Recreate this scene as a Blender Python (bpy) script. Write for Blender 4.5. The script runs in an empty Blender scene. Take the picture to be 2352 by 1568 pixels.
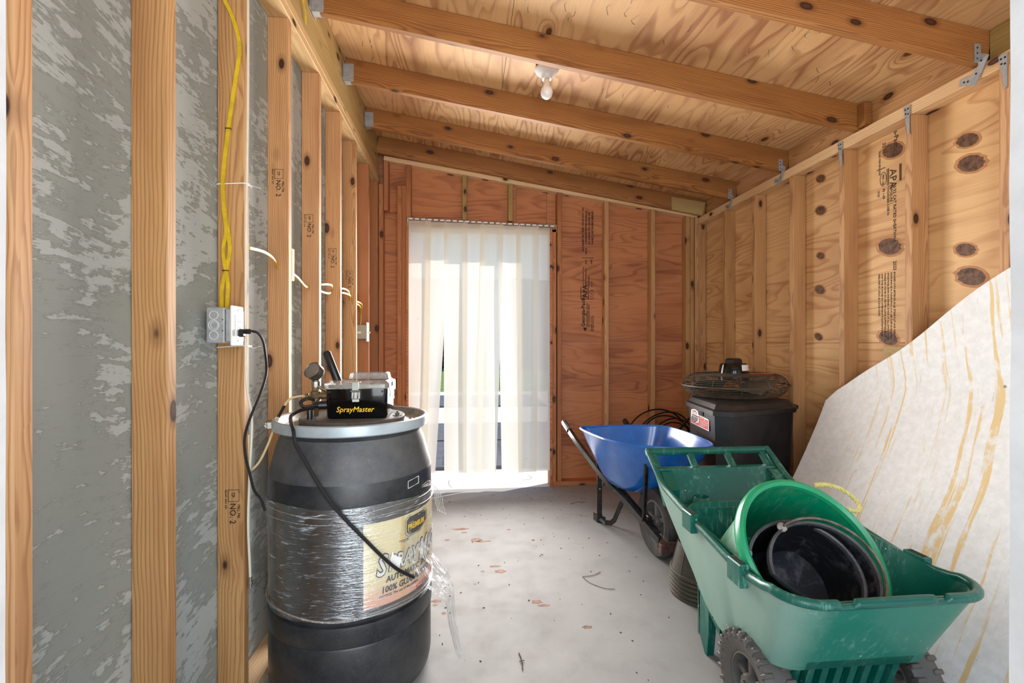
import bpy, bmesh, math, random
from mathutils import Matrix, Vector, noise as mnoise

random.seed(7)
R = math.radians
S = bpy.context.scene
COL = S.collection

# ------------------------------------------------------------------ camera, sky, sun, lamps
cam_d = bpy.data.cameras.new('camera')
cam_d.sensor_width = 36.0
cam_d.lens = 36.0 * 1090.0 / 2352.0
cam_d.shift_y = 4.0 / 2352.0
cam_d.clip_start = 0.02
cam = bpy.data.objects.new('camera', cam_d)
COL.objects.link(cam)
cam.location = (0, 0, 1.25)
cam.rotation_euler = (R(90), 0, R(-5.45))
S.camera = cam

world = bpy.data.worlds.new('sky')
S.world = world
world.use_nodes = True
wn = world.node_tree
wn.nodes.clear()
wo = wn.nodes.new('ShaderNodeOutputWorld')
wb = wn.nodes.new('ShaderNodeBackground')
wsky = wn.nodes.new('ShaderNodeTexSky')
wsky.sky_type = 'NISHITA'
wsky.sun_disc = False
wsky.sun_elevation = R(48)
wsky.sun_rotation = R(65)
wsky.air_density = 1.0
wsky.dust_density = 1.2
wsky.ozone_density = 0.7
wb.inputs['Strength'].default_value = 0.20
wn.links.new(wsky.outputs[0], wb.inputs['Color'])
wn.links.new(wb.outputs[0], wo.inputs['Surface'])

sun_d = bpy.data.lights.new('sun', 'SUN')
sun_d.energy = 6.0
sun_d.angle = R(0.6)
sun_d.color = (1.0, 0.96, 0.9)
sun = bpy.data.objects.new('sun', sun_d)
COL.objects.link(sun)
sun.rotation_euler = Vector((-0.66, -0.34, -0.70)).to_track_quat('-Z', 'Y').to_euler()


def area(name, loc, direction, sx, sy, power, color, spread=180):
    d = bpy.data.lights.new(name, 'AREA')
    d.shape = 'RECTANGLE'
    d.size, d.size_y = sx, sy
    d.energy = power
    d.color = color
    d.spread = R(spread)
    o = bpy.data.objects.new(name, d)
    COL.objects.link(o)
    o.location = loc
    o.rotation_euler = Vector(direction).to_track_quat('-Z', 'Z').to_euler()
    return o


# added area lamps: extra daylight inside the rear doorway, fill behind the camera
area('rear_doorway_added_lamp', (0.11, 4.03, 1.33), (0, -1, 0), 1.18, 1.8, 73.0, (1.0, 0.98, 0.95), 122)
area('front_fill_lamp', (0.20, -0.50, 1.45), (0, 1, 0), 1.6, 2.1, 46.0, (0.86, 0.94, 1.0), 150)

vs = S.view_settings
vs.view_transform = 'Standard'
vs.look = 'None'
vs.gamma = 1.0
vs.exposure = 0.0
vs.use_curve_mapping = False


# ------------------------------------------------------------------ node helpers
def lin(c):
    def f(v):
        v /= 255.0
        return v / 12.92 if v <= 0.04045 else ((v + 0.055) / 1.055) ** 2.4
    return (f(c[0]), f(c[1]), f(c[2]), 1.0)


class G:
    def __init__(self, name):
        self.mat = bpy.data.materials.new(name)
        self.mat.use_nodes = True
        self.t = self.mat.node_tree
        self.t.nodes.clear()
        self.out = self.t.nodes.new('ShaderNodeOutputMaterial')

    def n(self, typ):
        return self.t.nodes.new(typ)

    def put(self, sock, val):
        if isinstance(val, bpy.types.NodeSocket):
            self.t.links.new(val, sock)
        elif isinstance(val, (int, float)):
            if sock.type == 'VALUE':
                sock.default_value = val
            elif sock.type == 'VECTOR':
                sock.default_value = (val, val, val)
            else:
                sock.default_value = (val, val, val, 1)
        else:
            sock.default_value = val

    def m(self, op, *a, clamp=False):
        n = self.n('ShaderNodeMath')
        n.operation = op
        n.use_clamp = clamp
        for i, v in enumerate(a):
            self.put(n.inputs[i], v)
        return n.outputs[0]

    def v(self, op, *a):
        n = self.n('ShaderNodeVectorMath')
        n.operation = op
        for i, v in enumerate(a):
            self.put(n.inputs[i], v)
        return n.outputs['Value'] if op in ('LENGTH', 'DOT_PRODUCT', 'DISTANCE') else n.outputs[0]

    def comb(self, x, y, z):
        n = self.n('ShaderNodeCombineXYZ')
        self.put(n.inputs[0], x); self.put(n.inputs[1], y); self.put(n.inputs[2], z)
        return n.outputs[0]

    def sep(self, v):
        n = self.n('ShaderNodeSeparateXYZ')
        self.put(n.inputs[0], v)
        return n.outputs[0], n.outputs[1], n.outputs[2]

    def noise(self, vec, scale=1.0, detail=2.0, rough=0.5, dist=0.0):
        n = self.n('ShaderNodeTexNoise')
        self.put(n.inputs['Vector'], vec)
        n.inputs['Scale'].default_value = scale
        n.inputs['Detail'].default_value = detail
        n.inputs['Roughness'].default_value = rough
        n.inputs['Distortion'].default_value = dist
        return n.outputs[0]

    def vor(self, vec, scale=1.0, rnd=1.0):
        n = self.n('ShaderNodeTexVoronoi')
        self.put(n.inputs['Vector'], vec)
        n.inputs['Scale'].default_value = scale
        n.inputs['Randomness'].default_value = rnd
        return n.outputs['Distance'], n.outputs['Color']

    def ramp(self, fac, stops, interp='LINEAR'):
        n = self.n('ShaderNodeValToRGB')
        e = n.color_ramp.elements
        n.color_ramp.interpolation = interp
        while len(e) < len(stops):
            e.new(0.5)
        for i, (p, c) in enumerate(stops):
            e[i].position = p
            e[i].color = c if not isinstance(c, (int, float)) else (c, c, c, 1)
        self.put(n.inputs[0], fac)
        return n.outputs[0]

    def mix(self, fac, a, b, blend='MIX'):
        n = self.n('ShaderNodeMix')
        n.data_type = 'RGBA'
        n.blend_type = blend
        self.put(n.inputs['Factor'], fac)
        self.put(n.inputs[6], a)
        self.put(n.inputs[7], b)
        return n.outputs[2]

    def sstep(self, x, a, b):
        n = self.n('ShaderNodeMapRange')
        n.interpolation_type = 'SMOOTHSTEP'
        self.put(n.inputs[0], x)
        n.inputs[1].default_value = a
        n.inputs[2].default_value = b
        return n.outputs[0]

    def obj(self):
        return self.n('ShaderNodeTexCoord').outputs['Object']

    def rand(self):
        return self.n('ShaderNodeObjectInfo').outputs['Random']

    def bump(self, h, strength=0.3, dist=0.002):
        n = self.n('ShaderNodeBump')
        n.inputs['Strength'].default_value = strength
        n.inputs['Distance'].default_value = dist
        self.put(n.inputs['Height'], h)
        return n.outputs[0]

    def bsdf(self, **k):
        n = self.n('ShaderNodeBsdfPrincipled')
        for key, val in k.items():
            self.put(n.inputs[key.replace('_', ' ')], val)
        self.t.links.new(n.outputs[0], self.out.inputs[0])
        return n


MATS = {}


def plain(name, col, rough=0.5, metal=0.0, var=0.12, scale=18.0, bump=0.0, dust=0.0, dustcol=(170, 158, 140), spec=0.5, col2=None):
    """colour with a cloudy variation, optional settled dust and fine relief"""
    if name in MATS:
        return MATS[name]
    g = G(name)
    p = g.obj()
    f = g.noise(p, scale, 4, 0.6)
    c = lin(col)
    c2 = lin(col2) if col2 else tuple(min(1, x * (1 - var * 2)) for x in c[:3]) + (1,)
    base = g.mix(g.sstep(f, 0.35, 0.7), c, c2)
    rr = g.m('ADD', rough, g.m('MULTIPLY', g.m('SUBTRACT', f, 0.5), 0.25), clamp=True)
    if dust:
        d1 = g.noise(p, 6.0, 6, 0.7)
        d2 = g.noise(p, 160.0, 2, 0.6)
        d = g.m('MULTIPLY', g.m('ADD', g.sstep(d1, 0.3, 0.75), g.sstep(d2, 0.62, 0.72)), dust, clamp=True)
        base = g.mix(d, base, lin(dustcol))
    k = dict(Base_Color=base, Roughness=rr, Metallic=metal)
    if bump:
        k['Normal'] = g.bump(g.noise(p, scale * 8, 3, 0.6), bump, 0.002)
    b = g.bsdf(**k)
    b.inputs['Specular IOR Level'].default_value = spec
    MATS[name] = g.mat
    return g.mat


def pine(name, light, dark, knotcol=(58, 30, 14), freq=125.0, amount=0.62, hue=0.12):
    g = G(name)
    rnd = g.rand()
    r2 = g.m('FRACT', g.m('MULTIPLY', rnd, 17.31))
    r3 = g.m('FRACT', g.m('MULTIPLY', rnd, 91.7))
    p = g.v('ADD', g.obj(), g.comb(g.m('MULTIPLY', rnd, 53.0), 0.0, 0.0))
    x, y, z = g.sep(p)
    # knots
    kd, kc = g.vor(g.comb(g.m('MULTIPLY', x, 5.0), g.m('MULTIPLY', y, 10.0), g.m('MULTIPLY', z, 10.0)))
    kx, ky, kz = g.sep(kc)
    on = g.m('GREATER_THAN', kx, 0.22)
    bend = g.m('MULTIPLY', g.m('EXPONENT', g.m('MULTIPLY', g.m('MULTIPLY', kd, kd), -14.0)), g.m('MULTIPLY', on, 0.011))
    # tilted, wandering pith below the board gives cathedral grain
    w1 = g.m('SUBTRACT', g.noise(g.comb(g.m('MULTIPLY', x, 0.9), r2, 0.0), 1.0, 2), 0.5)
    w2 = g.m('SUBTRACT', g.noise(g.comb(g.m('MULTIPLY', x, 0.8), r3, 4.0), 1.0, 2), 0.5)
    ya = g.m('ADD', y, g.m('ADD', g.m('MULTIPLY', g.m('SUBTRACT', r2, 0.5), 0.07), g.m('MULTIPLY', w1, 0.09)))
    za = g.m('ADD', z, g.m('ADD', g.m('ADD', 0.03, g.m('MULTIPLY', r3, 0.05)), g.m('MULTIPLY', w2, 0.10)))
    wob = g.m('MULTIPLY', g.m('SUBTRACT', g.noise(g.comb(g.m('MULTIPLY', x, 5.0), g.m('MULTIPLY', y, 22.0), g.m('MULTIPLY', z, 22.0)), 1.0, 3), 0.5), 0.010)
    rr = g.m('SQRT', g.m('ADD', g.m('MULTIPLY', ya, ya), g.m('MULTIPLY', za, za)))
    rr = g.m('ADD', g.m('ADD', rr, wob), bend)
    ring = g.m('FRACT', g.m('MULTIPLY', rr, freq))
    rf = g.ramp(ring, [(0.0, 0.12), (0.45, 0.18), (0.80, 1.0), (0.92, 0.85), (1.0, 0.12)])
    fib = g.noise(g.comb(g.m('MULTIPLY', x, 2.5), g.m('MULTIPLY', y, 160.0), g.m('MULTIPLY', z, 160.0)), 1.0, 3)
    blot = g.noise(g.comb(g.m('MULTIPLY', x, 1.7), g.m('MULTIPLY', y, 9.0), g.m('MULTIPLY', z, 9.0)), 1.0, 3)
    fac = g.m('MULTIPLY', g.m('ADD', g.m('MULTIPLY', rf, amount), g.m('MULTIPLY', g.m('SUBTRACT', fib, 0.5), 0.9)), 1.0, clamp=True)
    c = g.mix(fac, lin(light), lin(dark))
    c = g.mix(g.m('MULTIPLY', g.sstep(blot, 0.42, 0.75), 0.45), c, lin(dark))
    halo = g.m('MULTIPLY', g.m('SUBTRACT', 1.0, g.sstep(kd, 0.13, 0.30)), g.m('MULTIPLY', on, 0.55))
    c = g.mix(halo, c, lin(tuple(int(a * 0.82) for a in dark)))
    core = g.m('MULTIPLY', g.m('SUBTRACT', 1.0, g.sstep(kd, 0.125, 0.165)), on)
    c = g.mix(core, c, g.mix(g.sstep(kd, 0.05, 0.12), lin(tuple(int(a * 1.5) for a in knotcol)), lin(knotcol)))
    tone = g.m('ADD', 1.0 - hue, g.m('MULTIPLY', r2, hue * 2))
    c = g.mix(1.0, c, g.comb(tone, tone, g.m('MULTIPLY', tone, tone)), 'MULTIPLY')
    nrm = g.bump(g.m('ADD', fib, g.m('MULTIPLY', rf, 0.4)), 0.18, 0.001)
    g.bsdf(Base_Color=c, Roughness=0.62, Normal=nrm)
    MATS[name] = g.mat
    return g.mat


def plywood(name, light, dark, knotcol=(70, 40, 20), knots=0.3, kscale=(2.2, 4.6), nb=8.0, amount=0.65, fine=0.5, stain=None):
    g = G(name)
    rnd = g.rand()
    p = g.v('ADD', g.obj(), g.comb(g.m('MULTIPLY', rnd, 41.0), g.m('MULTIPLY', rnd, 17.0), g.m('MULTIPLY', rnd, 23.0)))
    x, y, z = g.sep(p)
    kd, kc = g.vor(g.comb(g.m('MULTIPLY', x, kscale[0]), g.m('MULTIPLY', y, kscale[1]), 0.5))
    kx, ky, kz = g.sep(kc)
    on = g.m('LESS_THAN', kx, knots)
    pull = g.m('MULTIPLY', g.m('EXPONENT', g.m('MULTIPLY', g.m('MULTIPLY', kd, kd), -22.0)), g.m('MULTIPLY', on, 0.22))
    wx = g.m('SUBTRACT', g.noise(g.comb(g.m('MULTIPLY', x, 2.0), g.m('MULTIPLY', y, 4.0), 3.0), 1.0, 2), 0.5)
    h = g.noise(g.comb(g.m('ADD', g.m('MULTIPLY', x, 0.62), g.m('MULTIPLY', wx, 0.30)), g.m('MULTIPLY', y, 3.6), 1.7), 1.0, 2.0, 0.45)
    h = g.m('ADD', h, pull)
    ring = g.m('FRACT', g.m('MULTIPLY', h, nb * 2.2))
    rf = g.ramp(ring, [(0.0, 0.0), (0.5, 0.15), (0.82, 1.0), (0.93, 0.7), (1.0, 0.0)])
    patch = g.noise(g.comb(g.m('MULTIPLY', x, 1.3), g.m('MULTIPLY', y, 3.2), 9.0), 1.0, 3)
    fib = g.noise(g.comb(g.m('MULTIPLY', x, 6.0), g.m('MULTIPLY', y, 130.0), 0.0), 1.0, 3)
    gate = g.m('ADD', 0.35, g.m('MULTIPLY', g.sstep(patch, 0.35, 0.65), 0.65))
    fac = g.m('ADD', g.m('MULTIPLY', g.m('MULTIPLY', rf, amount), gate), g.m('MULTIPLY', g.m('SUBTRACT', fib, 0.5), fine), clamp=True)
    c = g.mix(fac, lin(light), lin(dark))
    c = g.mix(g.m('MULTIPLY', g.sstep(patch, 0.50, 0.62), 0.35), c, lin(dark))
    if stain:
        st = g.noise(g.comb(g.m('MULTIPLY', x, 0.8), g.m('MULTIPLY', y, 1.1), 5.0), 1.0, 4)
        c = g.mix(g.m('MULTIPLY', g.sstep(st, 0.5, 0.75), 0.45), c, lin(stain))
    halo = g.m('MULTIPLY', g.m('SUBTRACT', 1.0, g.sstep(kd, 0.09, 0.24)), g.m('MULTIPLY', on, 0.5))
    c = g.mix(halo, c, lin(dark))
    core = g.m('MULTIPLY', g.m('SUBTRACT', 1.0, g.sstep(kd, 0.085, 0.115)), on)
    kn = g.mix(g.noise(p, 90.0, 3), lin(knotcol), lin(tuple(min(255, int(a * 1.6)) for a in knotcol)))
    c = g.mix(core, c, kn)
    nrm = g.bump(g.m('ADD', fib, g.m('MULTIPLY', rf, 0.5)), 0.15, 0.001)
    g.bsdf(Base_Color=c, Roughness=0.6, Normal=nrm)
    MATS[name] = g.mat
    return g.mat


PINE = pine('pine_lumber', (208, 160, 108), (146, 92, 50), amount=0.6)
PINE_RAFTER = pine('pine_rafter', (180, 122, 64), (116, 64, 28), amount=0.7)
PINE_PALE = pine('pine_pale', (228, 192, 142), (190, 138, 86), freq=110, amount=0.5)
PINE_RED = pine('pine_red', (192, 126, 76), (142, 78, 42))
PINE_TREAT = pine('pine_treated', (186, 156, 96), (142, 112, 60), amount=0.5)
PLY_CEIL = plywood('plywood_roof', (224, 178, 124), (148, 88, 50), knots=0.14, nb=8, amount=0.8, stain=(176, 116, 72))
PLY_RIGHT = plywood('plywood_right', (230, 186, 130), (182, 122, 74), knotcol=(78, 48, 26), knots=0.05, kscale=(2.6, 4.4), nb=8, amount=0.75)
PLY_BACK = plywood('plywood_back', (198, 128, 80), (134, 70, 40), knotcol=(70, 34, 16), knots=0.14, nb=9, amount=0.7, stain=(168, 92, 48))


def mk_stucco():
    g = G('cement_render')
    p = g.obj()
    x, y, z = g.sep(p)
    wv = g.m('MULTIPLY', g.noise(p, 1.6, 2), 0.5)
    tilt = g.m('MULTIPLY', g.m('SUBTRACT', g.noise(g.comb(0.0, g.m('MULTIPLY', y, 1.2), g.m('MULTIPLY', z, 1.4)), 1.0, 2), 0.5), 1.2)
    q = g.comb(0.0, g.m('MULTIPLY', y, 7.0), g.m('ADD', g.m('MULTIPLY', z, 52.0), g.m('MULTIPLY', tilt, 10.0)))
    a = g.noise(q, 1.0, 6, 0.72, 0.0)
    blob = g.noise(g.comb(0.0, g.m('MULTIPLY', y, 26.0), g.m('MULTIPLY', z, 38.0)), 1.0, 4, 0.6)
    big = g.noise(g.comb(0.0, g.m('MULTIPLY', y, 2.4), g.m('MULTIPLY', z, 3.6)), 1.0, 4, 0.6)
    s = g.m('ADD', g.m('ADD', g.m('MULTIPLY', a, 0.62), g.m('MULTIPLY', blob, 0.38)), g.m('MULTIPLY', g.m('SUBTRACT', big, 0.5), 0.7))
    f = g.sstep(s, 0.485, 0.535)
    edge = g.m('SUBTRACT', 1.0, g.m('MULTIPLY', g.m('ABSOLUTE', g.m('SUBTRACT', s, 0.495)), 30.0), clamp=True)
    c = g.mix(f, lin((150, 156, 150)), lin((186, 193, 190)))
    c = g.mix(g.m('MULTIPLY', g.noise(p, 9, 5, 0.7), 0.4), c, lin((164, 169, 164)))
    c = g.mix(g.m('MULTIPLY', edge, 0.10), c, lin((124, 124, 112)))
    nrm = g.bump(g.m('ADD', g.m('MULTIPLY', f, 0.8), g.m('MULTIPLY', a, 0.8)), 0.55, 0.005)
    g.bsdf(Base_Color=c, Roughness=0.85, Normal=nrm)
    return g.mat


def mk_floor():
    g = G('concrete_floor')
    p = g.obj()
    a = g.noise(p, 1.3, 5, 0.6)
    b = g.noise(p, 7.0, 5, 0.65)
    f = g.noise(p, 140.0, 2, 0.6)
    c = g.mix(g.sstep(a, 0.35, 0.7), lin((158, 156, 154)), lin((142, 140, 138)))
    c = g.mix(g.m('MULTIPLY', g.sstep(b, 0.5, 0.75), 0.35), c, lin((130, 127, 124)))
    c = g.mix(g.m('MULTIPLY', g.sstep(f, 0.58, 0.72), 0.22), c, lin((112, 108, 104)))
    x, y, z = g.sep(p)
    sc = g.noise(g.comb(g.m('MULTIPLY', x, 6.0), g.m('MULTIPLY', y, 34.0), 0.0), 1.0, 4, 0.7)
    c = g.mix(g.m('MULTIPLY', g.sstep(sc, 0.6, 0.75), 0.18), c, lin((122, 112, 100)))
    vd, vc = g.vor(p, 2.3)
    vx, vy, vz = g.sep(vc)
    sp = g.m('MULTIPLY', g.m('SUBTRACT', 1.0, g.sstep(g.m('ADD', vd, g.m('MULTIPLY', g.m('SUBTRACT', f, 0.5), 0.03)), 0.015, 0.03)), g.m('GREATER_THAN', vx, 0.3))
    c = g.mix(g.m('MULTIPLY', sp, 0.8), c, lin((140, 98, 66)))
    g.bsdf(Base_Color=c, Roughness=g.m('ADD', 0.55, g.m('MULTIPLY', b, 0.3)), Normal=g.bump(g.m('ADD', f, b), 0.12, 0.002))
    return g.mat


def mk_whiteboard():
    g = G('weathered_white_sheet')
    p = g.obj()
    x, y, z = g.sep(p)
    u = g.m('ADD', y, g.m('MULTIPLY', z, -0.10))
    wob = g.m('MULTIPLY', g.m('SUBTRACT', g.noise(p, 2.2, 3), 0.5), 0.05)
    u = g.m('ADD', u, wob)
    s1 = g.noise(g.comb(0.0, g.m('MULTIPLY', u, 25.0), g.m('MULTIPLY', z, 0.8)), 1.0, 3, 0.6)
    s2 = g.noise(g.comb(0.0, g.m('MULTIPLY', u, 42.0), g.m('MULTIPLY', z, 4.0)), 1.0, 4, 0.7)
    brk = g.noise(g.comb(0.0, g.m('MULTIPLY', u, 14.0), g.m('MULTIPLY', z, 9.0)), 1.0, 4, 0.7)
    st = g.m('MULTIPLY', g.sstep(g.m('ADD', s1, g.m('MULTIPLY', g.m('SUBTRACT', s2, 0.5), 0.25)), 0.550, 0.610), g.sstep(brk, 0.36, 0.52))
    fade = g.sstep(y, 2.45, 2.0)
    fade = g.m('SUBTRACT', 1.0, g.sstep(y, 2.0, 2.42))
    c = g.mix(g.sstep(g.noise(p, 30, 5, 0.7), 0.3, 0.7), lin((246, 245, 243)), lin((232, 231, 228)))
    c = g.mix(g.m('MULTIPLY', g.m('MULTIPLY', st, fade), 0.85), c, lin((232, 196, 124)))
    f2 = g.noise(g.comb(g.m('MULTIPLY', x, 30.0), g.m('MULTIPLY', y, 60.0), g.m('MULTIPLY', z, 18.0)), 1.0, 4, 0.7)
    c = g.mix(g.m('MULTIPLY', g.sstep(f2, 0.62, 0.72), 0.35), c, lin((170, 164, 154)))
    vd, vc = g.vor(p, 6.0)
    c = g.mix(g.m('MULTIPLY', g.m('SUBTRACT', 1.0, g.sstep(vd, 0.02, 0.05)), 0.8), c, lin((110, 104, 96)))
    g.bsdf(Base_Color=c, Roughness=0.7, Normal=g.bump(f2, 0.2, 0.001))
    return g.mat


def mk_green_cart(pale_side=False):
    g = G('pale_side_cart_plastic' if pale_side else 'green_cart_plastic')
    p = g.obj()
    x, y, z = g.sep(p)
    a = g.noise(p, 5.0, 5, 0.65)
    fine = g.noise(p, 220.0, 2, 0.6)
    scr = g.noise(g.comb(g.m('MULTIPLY', x, 60.0), g.m('MULTIPLY', y, 60.0), g.m('MULTIPLY', g.m('ADD', z, g.m('MULTIPLY', x, 0.8)), 9.0)), 1.0, 4, 0.75)
    d = g.m('ADD', g.m('MULTIPLY', g.sstep(a, 0.40, 0.8), 0.16), g.m('ADD', g.m('MULTIPLY', g.sstep(fine, 0.58, 0.75), 0.2), g.m('MULTIPLY', g.m('MULTIPLY', g.sstep(scr, 0.50, 0.68), g.sstep(a, 0.40, 0.62)), 0.75)), clamp=True)
    c = g.mix(d, lin((0, 122, 102) if pale_side else (0, 92, 78)), lin((104, 156, 140)))
    if pale_side:
        fd = g.m('SUBTRACT', 1.0, g.sstep(g.m('ADD', x, g.m('MULTIPLY', g.m('SUBTRACT', a, 0.5), 0.1)), -0.31, -0.13))
        c = g.mix(g.m('MULTIPLY', fd, 0.80), c, lin((158, 184, 170)))  # paler towards the left side, next line slightly greyer towards the right
        c = g.mix(g.m('MULTIPLY', g.sstep(x, 0.10, 0.32), 0.30), c, lin((112, 140, 124)))
    vd, vc = g.vor(p, 24.0)
    vx, vy, vz = g.sep(vc)
    sp = g.m('MULTIPLY', g.m('SUBTRACT', 1.0, g.sstep(vd, 0.05, 0.09)), g.m('GREATER_THAN', vx, 0.82))
    c = g.mix(sp, c, lin((225, 215, 195)))
    g.bsdf(Base_Color=c, Roughness=g.m('ADD', 0.28, g.m('MULTIPLY', d, 0.3)), Normal=g.bump(fine, 0.06, 0.001))
    return g.mat


def mk_green_bucket():
    g = G('green_bucket_plastic')
    p = g.obj()
    x, y, z = g.sep(p)
    a = g.noise(p, 7.0, 5, 0.65)
    scr = g.noise(g.comb(g.m('MULTIPLY', x, 50.0), g.m('MULTIPLY', y, 50.0), g.m('MULTIPLY', z, 7.0)), 1.0, 4, 0.7)
    r = g.m('SQRT', g.m('ADD', g.m('MULTIPLY', x, x), g.m('MULTIPLY', y, y)))
    d = g.m('MULTIPLY', g.m('ADD', g.sstep(a, 0.4, 0.8), g.sstep(scr, 0.5, 0.75)), 0.28, clamp=True)
    c = g.mix(d, lin((0, 142, 98)), lin((150, 182, 160)))
    g.bsdf(Base_Color=c, Roughness=0.36, Normal=g.bump(scr, 0.08, 0.001))
    return g.mat


def mk_black_rubber():
    g = G('scuffed_black_rubber')
    p = g.obj()
    x, y, z = g.sep(p)
    ang = g.m('ARCTAN2', y, x)
    scr = g.noise(g.comb(g.m('MULTIPLY', ang, 1.2), 0.0, g.m('MULTIPLY', z, 240.0)), 1.0, 4, 0.7)
    a = g.noise(p, 9.0, 5, 0.7)
    d = g.m('MULTIPLY', g.m('ADD', g.m('MULTIPLY', g.sstep(scr, 0.55, 0.75), 0.6), g.m('MULTIPLY', g.sstep(a, 0.50, 0.75), 0.8)), 0.7, clamp=True)
    c = g.mix(d, lin((26, 26, 29)), lin((136, 136, 140)))
    g.bsdf(Base_Color=c, Roughness=0.42, Normal=g.bump(scr, 0.15, 0.001))
    return g.mat


def mk_film(name, col=(235, 240, 246), dens=0.62, sx=3.0, sz=80.0):
    g = G(name)
    p = g.obj()
    x, y, z = g.sep(p)
    ang = g.m('ARCTAN2', y, x)
    w = g.m('MULTIPLY', g.noise(g.comb(g.m('MULTIPLY', ang, 1.5), 0.0, g.m('MULTIPLY', z, 6.0)), 1.0, 3), 0.9)
    st = g.noise(g.comb(g.m('MULTIPLY', ang, sx), 0.0, g.m('ADD', g.m('MULTIPLY', z, sz), g.m('MULTIPLY', w, 6.0))), 1.0, 4, 0.65)
    st2 = g.noise(g.comb(g.m('MULTIPLY', ang, sx * 1.7), 2.0, g.m('MULTIPLY', z, sz * 2.4)), 1.0, 3, 0.6)
    f = g.m('MULTIPLY', g.m('ADD', g.sstep(st, 0.56, 0.74), g.m('MULTIPLY', g.sstep(st2, 0.60, 0.72), 0.6)), dens, clamp=True)  # white streaks put the highlights of the film folds into the colour
    d = g.n('ShaderNodeBsdfDiffuse')
    d.inputs[0].default_value = lin(col)
    gl = g.n('ShaderNodeBsdfGlossy')
    gl.inputs[0].default_value = (1, 1, 1, 1)
    gl.inputs['Roughness'].default_value = 0.13
    nrm = g.bump(g.m('ADD', st, st2), 0.9, 0.004)
    g.put(gl.inputs['Normal'], nrm)
    tr = g.n('ShaderNodeBsdfTransparent')
    m1 = g.n('ShaderNodeMixShader')
    m1.inputs[0].default_value = 0.24
    g.t.links.new(tr.outputs[0], m1.inputs[1])
    g.t.links.new(gl.outputs[0], m1.inputs[2])
    m2 = g.n('ShaderNodeMixShader')
    g.put(m2.inputs[0], f)
    g.t.links.new(m1.outputs[0], m2.inputs[1])
    g.t.links.new(d.outputs[0], m2.inputs[2])
    g.t.links.new(m2.outputs[0], g.out.inputs[0])
    return g.mat


def mk_strip():
    g = G('cloudy_vinyl')
    p = g.obj()
    x, y, z = g.sep(p)
    a = g.noise(g.comb(g.m('MULTIPLY', x, 9.0), 0.0, g.m('MULTIPLY', z, 1.2)), 1.0, 3)
    sp = g.noise(p, 14.0, 4, 0.7)
    c = g.mix(g.m('MULTIPLY', g.sstep(sp, 0.68, 0.75), 0.7), g.mix(a, lin((252, 250, 242)), lin((248, 244, 232))), lin((228, 188, 120)))
    tl = g.n('ShaderNodeBsdfTranslucent')
    g.put(tl.inputs[0], c)
    df = g.n('ShaderNodeBsdfDiffuse')
    g.put(df.inputs[0], c)
    tr = g.n('ShaderNodeBsdfTransparent')
    tr.inputs[0].default_value = lin((250, 244, 226))
    m1 = g.n('ShaderNodeMixShader')
    m1.inputs[0].default_value = 0.35
    g.t.links.new(tl.outputs[0], m1.inputs[1])
    g.t.links.new(df.outputs[0], m1.inputs[2])
    m2 = g.n('ShaderNodeMixShader')
    m2.inputs[0].default_value = 0.10
    g.t.links.new(m1.outputs[0], m2.inputs[1])
    g.t.links.new(tr.outputs[0], m2.inputs[2])
    gl = g.n('ShaderNodeBsdfGlossy')
    gl.inputs['Roughness'].default_value = 0.2
    m3 = g.n('ShaderNodeMixShader')
    m3.inputs[0].default_value = 0.04
    g.t.links.new(m2.outputs[0], m3.inputs[1])
    g.t.links.new(gl.outputs[0], m3.inputs[2])
    g.t.links.new(m3.outputs[0], g.out.inputs[0])
    return g.mat


def mk_label():
    g = G('stained_label_paper')
    p = g.obj()
    x, y, z = g.sep(p)
    t = g.sstep(z, 0.36, 0.47)
    c = g.mix(t, lin((238, 176, 150)), lin((240, 226, 178)))
    wav = g.noise(g.comb(g.m('MULTIPLY', x, 22.0), g.m('MULTIPLY', y, 22.0), g.m('MULTIPLY', z, 3.0)), 1.0, 3)
    c = g.mix(g.m('MULTIPLY', g.sstep(wav, 0.56, 0.66), 0.55), c, lin((222, 178, 92)))
    h = g.noise(g.comb(x, y, g.m('MULTIPLY', z, 60.0)), 1.0, 3)
    c = g.mix(g.m('MULTIPLY', g.sstep(h, 0.55, 0.65), 0.2), c, lin((222, 196, 140)))
    g.bsdf(Base_Color=c, Roughness=0.45)
    return g.mat


def mk_clear(name, col, rough=0.08, tint=0.75):
    g = G(name)
    p = g.obj()
    f = g.noise(p, 14.0, 4, 0.65)
    tr = g.n('ShaderNodeBsdfTransparent')
    tr.inputs[0].default_value = lin(col)
    pb = g.n('ShaderNodeBsdfPrincipled')
    pb.inputs['Base Color'].default_value = lin((206, 200, 192))
    pb.inputs['Roughness'].default_value = rough
    m = g.n('ShaderNodeMixShader')
    g.put(m.inputs[0], g.m('ADD', 1 - tint, g.m('MULTIPLY', g.sstep(f, 0.4, 0.8), 0.4), clamp=True))
    g.t.links.new(tr.outputs[0], m.inputs[1])
    g.t.links.new(pb.outputs[0], m.inputs[2])
    g.t.links.new(m.outputs[0], g.out.inputs[0])
    return g.mat


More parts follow.
